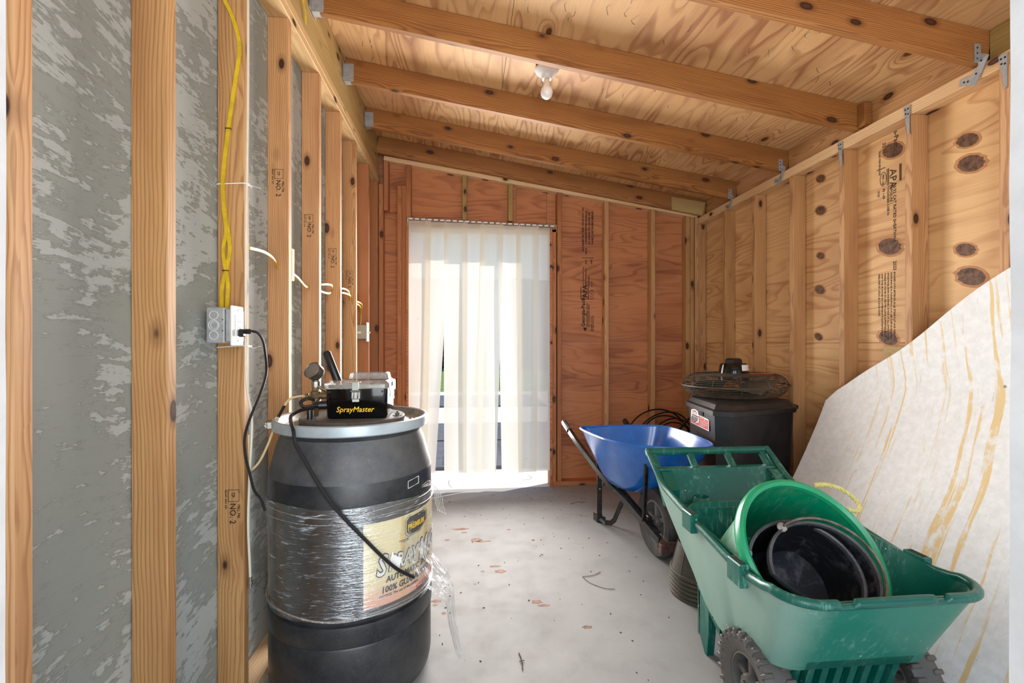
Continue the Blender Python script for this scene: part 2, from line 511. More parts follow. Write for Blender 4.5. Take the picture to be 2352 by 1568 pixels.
def mk_blue():
    g = G('worn_blue_paint')
    p = g.obj()
    x, y, z = g.sep(p)
    a = g.noise(p, 9.0, 5, 0.65)
    rust = g.noise(g.comb(g.m('MULTIPLY', x, 26.0), g.m('MULTIPLY', y, 26.0), g.m('MULTIPLY', z, 10.0)), 1.0, 5, 0.75)
    c = g.mix(g.sstep(a, 0.35, 0.75), lin((2, 96, 186)), lin((18, 116, 202)))
    c = g.mix(g.m('MULTIPLY', g.sstep(rust, 0.66, 0.72), 0.85), c, lin((104, 78, 74)))
    g.bsdf(Base_Color=c, Roughness=g.m('ADD', 0.14, g.m('MULTIPLY', a, 0.16)), Normal=g.bump(rust, 0.05, 0.001), Coat_Weight=1.0, Coat_Roughness=0.12)
    return g.mat


STUCCO, FLOOR, SHEET = mk_stucco(), mk_floor(), mk_whiteboard()
CART_PALE_SIDE = mk_green_cart(True)
CART, GBUCKET, RUBBER, BLUE = mk_green_cart(), mk_green_bucket(), mk_black_rubber(), mk_blue()
FILM = mk_film('stretch_film')
FILM_TAIL = mk_film('loose_film', dens=0.5, sx=40.0, sz=6.0)
VINYL, LABEL = mk_strip(), mk_label()
CLEAR = mk_clear('clear_dusty_plastic', (225, 225, 225))
WHITEPAINT = plain('peeling_white_paint', (206, 204, 203), 0.7, var=0.08, scale=9, bump=0.4, dust=0.25, dustcol=(196, 188, 180))
GALV = plain('galvanised_steel', (186, 190, 192), 0.42, 0.45, var=0.12, scale=30)
STEEL = plain('dull_steel', (150, 146, 138), 0.35, 0.9, var=0.15, scale=30)
CHROME = plain('bright_steel', (214, 214, 210), 0.18, 1.0, var=0.06, scale=30)
BRASS = plain('tarnished_brass', (150, 128, 92), 0.4, 0.8, var=0.2, scale=40)
BLACKP = plain('black_plastic', (22, 23, 26), 0.32, var=0.2, scale=12)
BLACKGLOSS = plain('glossy_black_plastic', (8, 9, 11), 0.08, var=0.1, scale=10)
RINGM = plain('pale_grey_ring_paint', (176, 186, 190), 0.32, 0.2, var=0.06, scale=20)
DRUMP = plain('black_drum_plastic', (32, 35, 40), 0.36, var=0.2, scale=7, dust=0.12, dustcol=(150, 146, 138))
DRUMDUST = plain('dusty_drum_plastic', (70, 72, 76), 0.5, var=0.2, scale=7, dust=0.30, dustcol=(132, 126, 118))
GREYPLATE = plain('dusty_dark_plate', (70, 68, 66), 0.6, var=0.1, scale=8, dust=0.45, dustcol=(140, 128, 112))
BLACKCORD = plain('black_cord_rubber', (24, 24, 26), 0.42, var=0.1, scale=30)
WHITEP = plain('white_plastic', (238, 238, 236), 0.35, var=0.03, scale=10)
CREAM = plain('cream_cable', (230, 220, 198), 0.4, var=0.06, scale=12)
YELLOW = plain('yellow_cable_sheath', (226, 190, 36), 0.4, var=0.15, scale=20)
YELLOWINK = plain('yellow_lettering', (250, 205, 10), 0.4, var=0.02)
INK = plain('black_ink', (34, 26, 22), 0.7, var=0.1)
INKSOFT = plain('faded_ink', (84, 62, 44), 0.75, var=0.2)
INKBROWN = plain('brown_ink', (48, 26, 16), 0.75, var=0.2)
WHITEINK = plain('white_ink', (240, 238, 232), 0.5, var=0.03)
REDINK = plain('red_sticker', (214, 84, 84), 0.45, var=0.06, scale=30)
NAVYINK = plain('navy_sticker', (28, 34, 54), 0.45, var=0.06, scale=30)
BLACKPAINT = plain('black_enamel', (18, 18, 20), 0.28, var=0.2, scale=15, dust=0.10)
RUST = plain('rusty_iron', (104, 74, 64), 0.75, 0.2, var=0.25, scale=40, bump=0.4)
TYRE = plain('tyre_rubber', (44, 43, 42), 0.6, var=0.15, scale=20, dust=0.18, dustcol=(150, 140, 128))
CARTWHEEL = plain('grey_wheel_plastic', (78, 76, 74), 0.55, var=0.15, scale=12, dust=0.30, dustcol=(146, 136, 122))
POT = plain('dusty_pot_plastic', (62, 56, 48), 0.5, var=0.15, scale=9, dust=0.35, dustcol=(134, 120, 100))
SOIL = plain('soil', (58, 42, 30), 0.95, var=0.3, scale=60, bump=0.8)
BINP = plain('black_bin_plastic', (26, 27, 30), 0.42, var=0.12, scale=10, dust=0.05)
WIRE = plain('dusty_black_wire', (70, 60, 50), 0.5, 0.2, var=0.2, scale=30, dust=0.2)
BLADE = plain('grey_fan_blade', (128, 120, 108), 0.5, 0.4, var=0.2, scale=14, dust=0.3)
ORANGE = plain('orange_sticker', (214, 108, 78), 0.55, var=0.1, scale=30)
ROPE = plain('yellow_white_rope', (226, 214, 150), 0.8, var=0.2, scale=60, col2=(214, 196, 92))
PORCELAIN = plain('white_porcelain', (236, 238, 238), 0.18, var=0.03, scale=10)
BULBGLASS = plain('frosted_bulb', (240, 236, 230), 0.3, var=0.03, scale=10)
DARKHOLE = plain('dark_hole', (40, 28, 20), 0.8, var=0.1)
STAIN = plain('rust_stain', (146, 100, 66), 0.7, var=0.2, scale=40)
DEBRIS = plain('dry_leaf_bits', (84, 68, 46), 0.9, var=0.3, scale=40)
MATRUB = plain('grey_rubber_mat', (92, 96, 106), 0.7, var=0.1, scale=10)
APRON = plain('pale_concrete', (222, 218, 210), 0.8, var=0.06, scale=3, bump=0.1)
GRASS = plain('lawn', (110, 140, 60), 0.9, var=0.35, scale=6, bump=0.5)
LEAF = plain('hedge_leaf', (60, 92, 38), 0.5, var=0.4, scale=5)
HEDGE = plain('hedge_inside', (26, 40, 20), 0.9, var=0.4, scale=3, bump=0.6)
GREYBOX = plain('grey_box_plastic', (176, 168, 150), 0.45, var=0.05, scale=10)
RAILM = plain('brown_mount_strip', (132, 110, 92), 0.5, var=0.12, scale=25)


# ------------------------------------------------------------------ geometry helpers
def link(name, me, mat, parent=None, M=None, smooth=False):
    if mat:
        me.materials.append(mat)
    if smooth:
        for p in me.polygons:
            p.use_smooth = True
    o = bpy.data.objects.new(name, me)
    COL.objects.link(o)
    if parent:
        o.parent = parent
    if M is not None:
        o.matrix_basis = M
    return o


def done(name, bm, mat, parent=None, M=None, smooth=False, world=True):
    """finish a bmesh; vertices given in world space are moved into the parent's space"""
    bmesh.ops.recalc_face_normals(bm, faces=bm.faces)
    if parent is not None and world:
        L = parent.matrix_basis.translation.copy()
        if parent.parent:
            L += parent.parent.matrix_basis.translation
        bmesh.ops.translate(bm, verts=bm.verts, vec=-L)
    me = bpy.data.meshes.new(name)
    bm.to_mesh(me)
    bm.free()
    o = link(name, me, mat, parent, M)
    if smooth:
        for p in me.polygons:
            p.use_smooth = True
        try:
            me.set_sharp_from_angle(angle=R(38))
        except Exception:
            pass
    return o


def thing(name, label, cat, loc, group=None):
    o = bpy.data.objects.new(name, None)
    o.empty_display_size = 0.1
    COL.objects.link(o)
    o.location = loc
    o['label'] = label
    o['category'] = cat
    if group:
        o['group'] = group
    return o


def tag(o, label, cat, group=None):
    o['label'] = label
    o['category'] = cat
    if group:
        o['group'] = group
    return o


def struct(name, loc=(0, 0, 0)):
    o = bpy.data.objects.new(name, None)
    o.empty_display_size = 0.1
    COL.objects.link(o)
    o.location = loc
    o['kind'] = 'structure'
    return o


def box(bm, x0, x1, y0, y1, z0, z1, bevel=0.0, M=None):
    r = bmesh.ops.create_cube(bm, size=1.0)
    vs_ = r['verts']
    for v in vs_:
        v.co = Vector((x0 + (v.co.x + .5) * (x1 - x0), y0 + (v.co.y + .5) * (y1 - y0), z0 + (v.co.z + .5) * (z1 - z0)))
    if bevel:
        es = list({e for v in vs_ for e in v.link_edges})
        rb = bmesh.ops.bevel(bm, geom=es, offset=bevel, segments=1, affect='EDGES')
        vs_ = list({v for f in rb['faces'] for v in f.verts} | {v for v in vs_ if v.is_valid})
    if M is not None:
        for v in vs_:
            v.co = M @ v.co
    return vs_


def smoothpath(pts, n=8, closed=False):
    P = [Vector(p) for p in pts]
    out = []
    N = len(P)
    rng = range(N) if closed else range(N - 1)
    for i in rng:
        if closed:
            a, b, c, d = P[(i - 1) % N], P[i], P[(i + 1) % N], P[(i + 2) % N]
        else:
            a, b, c, d = P[max(i - 1, 0)], P[i], P[i + 1], P[min(i + 2, N - 1)]
        for k in range(n):
            t = k / n
            out.append(0.5 * ((2 * b) + (c - a) * t + (2 * a - 5 * b + 4 * c - d) * t * t + (3 * b - a - 3 * c + d) * t ** 3))
    if not closed:
        out.append(P[-1].copy())
    return out


def tube(bm, pts, r, seg=8, closed=False, flat=None, up=None):
    """sweep a round (or flat=(w,h) rectangular) section along pts; r may be a list"""
    P = [Vector(p) for p in pts]
    N = len(P)
    T = []
    for i in range(N):
        if closed:
            t = P[(i + 1) % N] - P[i - 1]
        else:
            t = P[min(i + 1, N - 1)] - P[max(i - 1, 0)]
        T.append(t.normalized())
    a = Vector(up) if up else (Vector((0, 0, 1)) if abs(T[0].z) < 0.9 else Vector((1, 0, 0)))
    nrm = (a - T[0] * a.dot(T[0])).normalized()
    rings = []
    for i in range(N):
        if i:
            q = T[i - 1].rotation_difference(T[i])
            nrm = q @ nrm
            nrm = (nrm - T[i] * nrm.dot(T[i])).normalized()
        b = T[i].cross(nrm)
        ri = r[i] if isinstance(r, (list, tuple)) else r
        ring = []
        if flat:
            for (s, t) in ((1, 1), (-1, 1), (-1, -1), (1, -1)):
                ring.append(bm.verts.new(P[i] + b * s * flat[0] / 2 + nrm * t * flat[1] / 2))
        else:
            for k in range(seg):
                an = 2 * math.pi * k / seg
                ring.append(bm.verts.new(P[i] + nrm * math.cos(an) * ri + b * math.sin(an) * ri))
        rings.append(ring)
    n = len(rings[0])
    for i in range(N if closed else N - 1):
        A, B = rings[i], rings[(i + 1) % N]
        for k in range(n):
            bm.faces.new((A[k], A[(k + 1) % n], B[(k + 1) % n], B[k]))
    if not closed:
        bm.faces.new(rings[0][::-1])
        bm.faces.new(rings[-1])


def lathe(bm, prof, seg=40, M=None, a0=0.0, a1=2 * math.pi):
    """revolve (r, z) about z"""
    full = abs(a1 - a0 - 2 * math.pi) < 1e-6
    n = seg if full else seg + 1
    rows = []
    for (r, z) in prof:
        if r < 1e-6:
            v = bm.verts.new((0, 0, z))
            rows.append([v] * n)
        else:
            rows.append([bm.verts.new((r * math.cos(a0 + (a1 - a0) * k / seg), r * math.sin(a0 + (a1 - a0) * k / seg), z)) for k in range(n)])
    nv = [v for row in rows for v in set(row)]
    for A, B in zip(rows, rows[1:]):
        for k in range(seg):
            q = [A[k], A[(k + 1) % n], B[(k + 1) % n], B[k]]
            u = []
            for v in q:
                if v not in u:
                    u.append(v)
            if len(u) > 2:
                try:
                    bm.faces.new(u)
                except ValueError:
                    pass
    if M is not None:
        for v in nv:
            v.co = M @ v.co
    return nv


def loft(bm, loops, cap0=True, cap1=True):
    rows = [[bm.verts.new(p) for p in L] for L in loops]
    n = len(rows[0])
    for A, B in zip(rows, rows[1:]):
        for k in range(n):
            bm.faces.new((A[k], A[(k + 1) % n], B[(k + 1) % n], B[k]))
    if cap0:
        bm.faces.new(rows[0][::-1])
    if cap1:
        bm.faces.new(rows[-1])


def rrect(x0, x1, y0, y1, r, n=6):
    out = []
    for (cx, cy, a) in ((x1 - r, y1 - r, 0), (x0 + r, y1 - r, 90), (x0 + r, y0 + r, 180), (x1 - r, y0 + r, 270)):
        for k in range(n + 1):
            t = R(a + 90 * k / n)
            out.append((cx + r * math.cos(t), cy + r * math.sin(t)))
    return out


def prism(bm, outline, axis, d0, d1):
    """outline of 2D points extruded along axis 'x','y' or 'z'"""
    def co(p, d):
        return {'x': (d, p[0], p[1]), 'y': (p[0], d, p[1]), 'z': (p[0], p[1], d)}[axis]
    A = [bm.verts.new(co(p, d0)) for p in outline]
    B = [bm.verts.new(co(p, d1)) for p in outline]
    n = len(A)
    for k in range(n):
        bm.faces.new((A[k], A[(k + 1) % n], B[(k + 1) % n], B[k]))
    bm.faces.new(A[::-1])
    bm.faces.new(B)


def frame(o, xa, ya):
    """matrix with given origin, x axis, approximate y axis"""
    x = Vector(xa).normalized()
    z = x.cross(Vector(ya)).normalized()
    y = z.cross(x)
    M = Matrix((x, y, z)).transposed().to_4x4()
    M.translation = Vector(o)
    return M


def lumber(name, mat, parent, p0, p1, w, h, wdir, bevel=0.003, sub=False):
    """straight board from p0 to p1 (centre line), w across wdir, h across the third axis; grain runs along local x"""
    p0, p1 = Vector(p0), Vector(p1)
    L = (p1 - p0).length
    M = frame((p0 + p1) / 2, p1 - p0, wdir)
    bm = bmesh.new()
    box(bm, -L / 2, L / 2, -w / 2, w / 2, -h / 2, h / 2, bevel)
    return done(name, bm, mat, parent, M, world=False)


def text_mesh(body, size, shear=0.0, align='LEFT', bold=0.0, extrude=0.0006):
    cu = bpy.data.curves.new('lettering', 'FONT')
    cu.body = body
    cu.size = size
    cu.shear = shear
    cu.align_x = align
    cu.offset = bold
    cu.extrude = extrude
    cu.resolution_u = 2
    o = bpy.data.objects.new('lettering', cu)
    me = bpy.data.meshes.new_from_object(o)
    bpy.data.objects.remove(o)
    bpy.data.curves.remove(cu)
    return me


def lettering(name, lines, mat, parent, M, bold=0.0, shear=0.0, align='LEFT', bend=None):
    """lines: (text, x, y, size) in the plane of M; joined into one printed part"""
    bm = bmesh.new()
    for (s, x, y, size) in lines:
        me = text_mesh(s, size, shear, align, bold * size)
        t = bmesh.new()
        t.from_mesh(me)
        bmesh.ops.translate(t, verts=t.verts, vec=(x, y, 0))
        t.to_mesh(me)
        t.free()
        bm.from_mesh(me)
        bpy.data.meshes.remove(me)
    if bend:
        for v in bm.verts:
            v.co = bend(v.co)
        return done(name, bm, mat, parent, None, world=False)
    return done(name, bm, mat, parent, M, world=False)


# ------------------------------------------------------------------ the room
XL, XR = -0.743, 2.087          # stud faces
PL, PR = -0.832, 2.176          # sheathing faces
YB, YP = 4.10, 4.19             # back stud face, back sheathing face
SL = 0.16                       # roof slope


def roof(x):
    return 2.99 - SL * (x + 0.74)


floor = struct('floor')
bm = bmesh.new()
box(bm, -0.98, 2.33, 0.12, 4.09, -0.12, 0.0)
done('slab', bm, FLOOR, floor)

# ---- left wall
wall_left = struct('wall_left')
bm = bmesh.new()
ny, nz = 90, 70
for j in range(nz + 1):
    for i in range(ny + 1):
        y = 0.3 + 3.9 * i / ny
        z = 3.05 * j / nz
        d = 0.004 * mnoise.noise(Vector((y * 6, z * 22, 1.3)))
        bm.verts.new((PL + d, y, z))
bm.verts.ensure_lookup_table()
for j in range(nz):
    for i in range(ny):
        a = j * (ny + 1) + i
        bm.faces.new([bm.verts[k] for k in (a, a + 1, a + ny + 2, a + ny + 1)])
box(bm, PL - 0.14, PL - 0.01, 0.3, 4.2, 0.0, 3.05)
done('render_coat', bm, STUCCO, wall_left, smooth=True)
left_y = [1.264 + 0.4064 * k for k in range(-1, 8)]
studsL = []
for k, y in enumerate(left_y):
    tw = random.uniform(-0.004, 0.004)
    s = lumber('stud', PINE if k < 7 else PINE_RED, wall_left, ((XL + PL) / 2, y + 0.019, 0.04), ((XL + PL) / 2 + tw, y + 0.019, 2.62), 0.038, 0.086, (0, 1, 0))
    studsL.append(s)
lumber('bottom_plate', PINE_PALE, wall_left, ((XL + PL) / 2, 0.3, 0.02), ((XL + PL) / 2, 4.19, 0.02), 0.09, 0.04, (1, 0, 0))
lumber('top_plate', PINE_PALE, wall_left, ((XL + PL) / 2, 0.3, 2.639), ((XL + PL) / 2, 4.19, 2.639), 0.089, 0.038, (1, 0, 0))
lumber('top_plate', PINE_PALE, wall_left, ((XL + PL) / 2, 0.3, 2.678), ((XL + PL) / 2, 4.19, 2.678), 0.089, 0.038, (1, 0, 0))
lumber('ledger_board', PINE_TREAT, wall_left, (XL - 0.022, 0.3, 2.845), (XL - 0.022, 4.10, 2.845), 0.29, 0.038, (0, 0, 1))
lumber('corner_board', PINE_RED, wall_left, (-0.80, 4.135, 0.04), (-0.80, 4.135, 2.62), 0.095, 0.05, (1, 0, 0))
lumber('block', PINE_PALE, wall_left, (-0.765, 2.135, 1.52), (-0.765, 2.135, 1.66), 0.035, 0.035, (1, 0, 0))
bm = bmesh.new()
box(bm, -0.83, -0.82, 3.4, 3.7, 1.50, 1.63, 0.002)
done('block', bm, PINE_RED, wall_left)
# grade stamps on the near faces of the left studs
for k, (zc, xs) in {2: (0.70, -0.782), 3: (1.92, -0.79), 4: (1.84, -0.795), 5: (1.75, -0.79), 6: (1.68, -0.79)}.items():
    st = studsL[k]
    yy = left_y[k] - 0.0012
    Mw = frame((xs, yy, zc + 0.06), (0, 0, -1), (1, 0, 0))
    Ml = st.matrix_basis.inverted() @ Mw
    lettering('grade_stamp', [('NO. 2', 0.045, -0.006, 0.027), ('MILL 746', 0.05, 0.018, 0.012), ('TP', 0.008, -0.002, 0.016), ('KD-HT  S-P-F  SYP', 0.0, -0.022, 0.008)], INKBROWN, st, Ml)
    bm = bmesh.new()
    for (a, b, c, d) in ((0.0, 0.04, 0.022, 0.0235), (0.0, 0.04, -0.0125, -0.011), (0.0, 0.0015, -0.0125, 0.022), (0.0385, 0.04, -0.0125, 0.022)):
        box(bm, a, b, c, d, -0.0003, 0.0003)
    done('stamp_frame', bm, INKSOFT, st, Ml, world=False)

# ---- right wall
wall_right = struct('wall_right')


def ply_x(parent, name, mat, x, y0, y1, z0, z1, t=0.012):
    """sheet lying in a plane of constant x, grain along y"""
    M = frame((x + t / 2, (y0 + y1) / 2, (z0 + z1) / 2), (0, 1, 0), (0, 0, 1))
    bm_ = bmesh.new()
    g_ = 0.0012
    box(bm_, -(y1 - y0) / 2 + g_, (y1 - y0) / 2 - g_, -(z1 - z0) / 2 + g_, (z1 - z0) / 2 - g_, -t / 2, t / 2)
    return done(name, bm_, mat, parent, M, world=False)


ply_x(wall_right, 'plywood_sheet', PLY_RIGHT, PR, 0.3, 1.66, 0.035, 1.252)
ply_x(wall_right, 'plywood_sheet', PLY_RIGHT, PR, 1.66, 4.19, 0.035, 1.252)
sheetR = ply_x(wall_right, 'plywood_sheet', PLY_RIGHT, PR, 0.3, 2.87, 1.252, 2.53)
ply_x(wall_right, 'plywood_sheet', PLY_RIGHT, PR, 2.87, 4.19, 1.252, 2.53)
right_y = [1.64 + 0.4064 * k for k in range(-2, 6)]
for k, y in enumerate(right_y):
    tw = random.uniform(-0.005, 0.005)
    lumber('stud', PINE, wall_right, ((XR + PR) / 2, y + 0.019, 0.04), ((XR + PR) / 2 + tw, y + 0.019, 2.33), 0.038, 0.086, (0, 1, 0))
lumber('bottom_plate', PINE, wall_right, ((XR + PR) / 2, 0.3, 0.02), ((XR + PR) / 2, 4.19, 0.02), 0.089, 0.04, (1, 0, 0))
lumber('top_plate', PINE_PALE, wall_right, ((XR + PR) / 2, 0.3, 2.358), ((XR + PR) / 2, 4.19, 2.358), 0.092, 0.056, (1, 0, 0))
lumber('corner_stud', PINE, wall_right, (2.125, 4.16, 0.04), (2.125, 4.16, 2.33), 0.09, 0.05, (1, 0, 0))
bm = bmesh.new()
box(bm, 2.135, 2.175, 2.12, 2.25, 1.13, 1.235, 0.002)
done('block', bm, PINE_TREAT, wall_right)
raf_y = [1.140, 1.749, 2.359, 2.968, 3.577]
prev = 0.35
for k, y in enumerate(raf_y + [4.062]):
    lumber('blocking', PINE if k > 1 else PINE_TREAT, wall_right, (2.148, prev, 2.458), (2.148, y, 2.458), 0.145, 0.036, (0, 0, 1))
    prev = y + 0.038
# printed stamps on the right sheathing, letters turned to read downwards
Mw = frame((PR - 0.0012, 2.212, 2.27), (0, 0, -1), (0, -1, 0))
Ml = sheetR.matrix_basis.inverted() @ Mw
lettering('printed_stamp', [
    ('Georgia-Pacific', -0.16, -0.018, 0.034), ('APA', 0.125, -0.042, 0.055), ('15/32 CAT RATED SHEATHING', 0.205, -0.022, 0.022),
    ('THICKNESS 0.438 IN', 0.205, -0.058, 0.017), ('EXPOSURE 1', 0.205, -0.040, 0.018), ('32/16', -0.03, -0.085, 0.026), ('SIZED FOR SPACING', 0.005, -0.108, 0.014),
    ('PS 1-09', 0.21, -0.085, 0.018), ('PRP-108', 0.135, -0.088, 0.016), ('10/20', 0.21, -0.115, 0.016),
    ('2023', 0.60, -0.022, 0.024), ('BONDED WITH EXTERIOR GLUE. STORE FLAT AND KEEP DRY', 0.655, -0.020, 0.0125), ('ROOF SPAN 32 IN. FLOOR SPAN 16 IN. USE CLIPS AS REQUIRED', 0.655, -0.038, 0.0122),
    ('SPACE PANEL ENDS AND EDGES 1/8 INCH AT ALL JOINTS. FASTEN', 0.655, -0.056, 0.0118), ('PANELS SIX INCHES ON CENTER ALONG SUPPORTED EDGES', 0.655, -0.074, 0.0122),
    ('AND TWELVE INCHES ON INTERMEDIATE SUPPORTS OR AS', 0.655, -0.092, 0.0122), ('REQUIRED BY LOCAL BUILDING CODE', 0.655, -0.110, 0.0125)], INKSOFT, sheetR, Ml)
bm = bmesh.new()
for (a, b, c, d) in ((0.115, 0.2, 0.012, 0.017), (0.115, 0.2, 0.020, 0.023), (0.115, 0.2, -0.052, -0.048), (0.115, 0.2, -0.060, -0.057), (0.10, 0.104, -0.12, -0.07)):
    box(bm, a, b, c, d, -0.0003, 0.0003)
an = [R(15 * i) for i in range(24)]
tube(bm, [(0.16 + 0.036 * math.cos(t), -0.082 + 0.018 * math.sin(t), 0) for t in an], 0.0012, 4, closed=True)
o = done('stamp_lines', bm, INKSOFT, sheetR, Ml, world=False)
o['kind'] = 'stuff'

KNOT = plain('plywood_knot', (118, 78, 48), 0.6, var=0.25, scale=45, col2=(66, 40, 24))
KNOTRING = plain('plywood_knot_halo', (196, 138, 86), 0.6, var=0.1, scale=40)
KN = [(2.736, 2.266, 0.0323), (2.736, 2.07, 0.0363), (2.736, 1.79, 0.0282), (2.743, 1.581, 0.0364), (2.754, 1.291, 0.0284), (2.239, 2.24, 0.0503), (2.257, 1.75, 0.0574), (2.264, 1.277, 0.0474), (1.873, 2.136, 0.0399), (1.859, 2.029, 0.0481), (1.882, 1.66, 0.0372), (1.859, 1.539, 0.051)]
for i, (y, z, r_) in enumerate(KN):
    for (k, m_, d, nm) in ((1.28, KNOTRING, 0.0003, 'knot_halo'), (1.0, KNOT, 0.0006, 'knot')):
        bm = bmesh.new()
        prism(bm, [(y + r_ * k * (1.15 * math.cos(R(15 * q)) * (1 + 0.08 * math.sin(3 * q + i))), z + r_ * k * (0.74 * math.sin(R(15 * q)) + 0.25 * math.cos(R(15 * q)))) for q in range(24)], 'x', PR - d, PR + 0.001)
        done(nm, bm, m_, wall_right)

# ---- back wall
wall_back = struct('wall_back')


def ply_y(parent, name, mat, y, poly, t=0.012):
    """sheet in a plane of constant y, poly of (x,z)"""
    cx = sum(p[0] for p in poly) / len(poly)
    cz = sum(p[1] for p in poly) / len(poly)
    bm_ = bmesh.new()
    prism(bm_, [(p[0] - cx, p[1] - cz) for p in poly], 'y', 0, t)
    for v in bm_.verts:
        v.co = Vector((v.co.x, v.co.z, -v.co.y))
    M = frame((cx, y, cz), (1, 0, 0), (0, 0, 1))
    return done(name, bm_, mat, parent, M, world=False)


def zt(x):
    return 2.80 - 0.1514 * (x + 0.70)     # underside of the raked top plate


g_ = 0.0013
ply_y(wall_back, 'plywood_sheet', PLY_BACK, YP, [(-0.83, 0.03), (-0.54, 0.03), (-0.54, 1.308), (-0.83, 1.308)])
ply_y(wall_back, 'plywood_sheet', PLY_BACK, YP, [(-0.83, 1.311), (-0.54, 1.311), (-0.54, 2.375), (-0.83, 2.375)])
ply_y(wall_back, 'plywood_sheet', PLY_BACK, YP, [(-0.83, 2.378), (-0.54, 2.378), (-0.54, 2.95), (-0.83, 2.96)])
ply_y(wall_back, 'plywood_sheet', PLY_BACK, YP, [(-0.539, 2.24), (0.435, 2.24), (0.435, 2.80), (-0.539, 2.95)])
ply_y(wall_back, 'plywood_sheet', PLY_BACK, YP, [(0.438, 2.24), (0.708, 2.24), (0.708, 2.76), (0.438, 2.80)])
ply_y(wall_back, 'plywood_sheet', PLY_BACK, YP, [(0.787, 0.03), (2.18, 0.03), (2.18, 1.262), (0.787, 1.262)])
sheetB = ply_y(wall_back, 'plywood_sheet', PLY_BACK, YP, [(0.711, 2.24), (0.787, 2.24), (0.787, 1.265), (2.18, 1.265), (2.18, 2.53), (0.711, 2.76)])


def bstud(x0, x1, z0, z1=None, mat=PINE_RED, name='stud', y1=YP):
    z1 = zt((x0 + x1) / 2) if z1 is None else z1
    return lumber(name, mat, wall_back, ((x0 + x1) / 2, (YB + y1) / 2, z0), ((x0 + x1) / 2, (YB + y1) / 2, z1), x1 - x0, y1 - YB - 0.002, (1, 0, 0))


bstud(-0.742, -0.704, 0.04, 2.60)
bstud(-0.700, -0.662, 2.375, mat=PINE_RED, name='cleat')
bstud(-0.588, -0.550, 0.04, 2.59)
bstud(-0.549, -0.511, 0.04, 2.59, name='trimmer')
bstud(-0.512, -0.474, 2.31, mat=PINE_RED, name='cripple')
bstud(-0.037, 0.001, 2.31, mat=PINE_TREAT, name='cripple')
bstud(0.360, 0.398, 2.31, mat=PINE_TREAT, name='cripple')
bstud(0.790, 0.828, 0.04)
bstud(0.742, 0.782, 0.0, 2.25, name='trimmer')
bstud(1.215, 1.253, 0.04, mat=PINE)
bstud(1.640, 1.678, 0.04, mat=PINE)
bstud(1.965, 2.003, 0.04, mat=PINE)
bstud(2.006, 2.040, 0.04, mat=PINE)
bstud(2.048, 2.084, 0.04, mat=PINE)
lumber('top_plate', PINE_PALE, wall_back, (-0.70, 4.145, zt(-0.70) + 0.019), (2.11, 4.145, zt(2.11) + 0.019), 0.09, 0.038, (0, 1, 0))
lumber('header', PINE_TREAT, wall_back, (-0.51, 4.145, 2.275), (0.786, 4.145, 2.255), 0.088, 0.07, (0, 1, 0))
lumber('bottom_plate', PINE_RED, wall_back, (0.735, 4.145, 0.02), (2.17, 4.145, 0.02), 0.096, 0.04, (0, 1, 0))
lumber('bottom_plate', PINE_RED, wall_back, (-0.83, 4.145, 0.02), (-0.515, 4.145, 0.02), 0.096, 0.04, (0, 1, 0))
bm = bmesh.new()
prism(bm, [(1.80, 2.545), (2.115, 2.50), (2.085, 2.385), (1.805, 2.43)], 'y', 4.035, 4.058)
done('block', bm, PINE_TREAT, wall_back)
# printed stamps on the back sheathing, reading upwards
Mw = frame((1.03, YP - 0.0012, 1.36), (0, 0, 1), (-1, 0, 0))
Ml = sheetB.matrix_basis.inverted() @ Mw
L1 = [('Georgia-Pacific', 0.04, -0.028, 0.046), ('APA', 0.30, -0.050, 0.062), ('THE ENGINEERED WOOD', 0.04, -0.055, 0.018), ('PLYTANIUM SHEATHING', 0.04, -0.072, 0.018),
      ('BONDED TO LAST', 0.0, -0.094, 0.016), ('RATED FOR ROOFS', 0.0, -0.110, 0.016), ('32/16  CATEGORY 15/32', 0.40, -0.020, 0.017), ('SIZED FOR SPACING', 0.40, -0.044, 0.018),
      ('EXPOSURE 1', 0.40, -0.070, 0.017), ('PS 1-09', 0.40, -0.098, 0.016), ('GP 18', 0.325, -0.098, 0.016)]
lettering('printed_stamp', L1, INKBROWN, sheetB, Ml, bold=0.022)
L2 = []
for i, s in enumerate(['KEEP DRY AND STACK FLAT ON', 'STRINGERS FASTEN EDGES AT', 'SIX INCHES ON CENTER USE', 'PANEL CLIPS WHERE NEEDED']):
    L2.append((s, 0.78, -0.018 - 0.029 * i, 0.0225))
L2 += [('INSTALL', 0.715, -0.018, 0.02), ('ABOVE', 0.69, -0.045, 0.018), ('2014', 0.60, -0.045, 0.02), ('0625', 0.605, -0.095, 0.02)]
lettering('printed_stamp', L2, INKBROWN, sheetB, Ml, bold=0.035)
bm = bmesh.new()
for (a, b, c, d) in ((0.285, 0.40, 0.004, 0.010), (0.285, 0.40, -0.062, -0.056), (0.285, 0.290, -0.112, 0.004), (0.655, 0.660, -0.112, 0.0)):
    box(bm, a, b, c, d, -0.0003, 0.0003)
tube(bm, [(0.342 + 0.030 * math.cos(t), -0.092 + 0.020 * math.sin(t), 0) for t in an], 0.0014, 4, closed=True)
prism(bm, [(-0.005, -0.03), (0.03, -0.012), (0.03, -0.048)], 'z', -0.0003, 0.0003)
o = done('stamp_lines', bm, INKBROWN, sheetB, Ml, world=False)
o['kind'] = 'stuff'

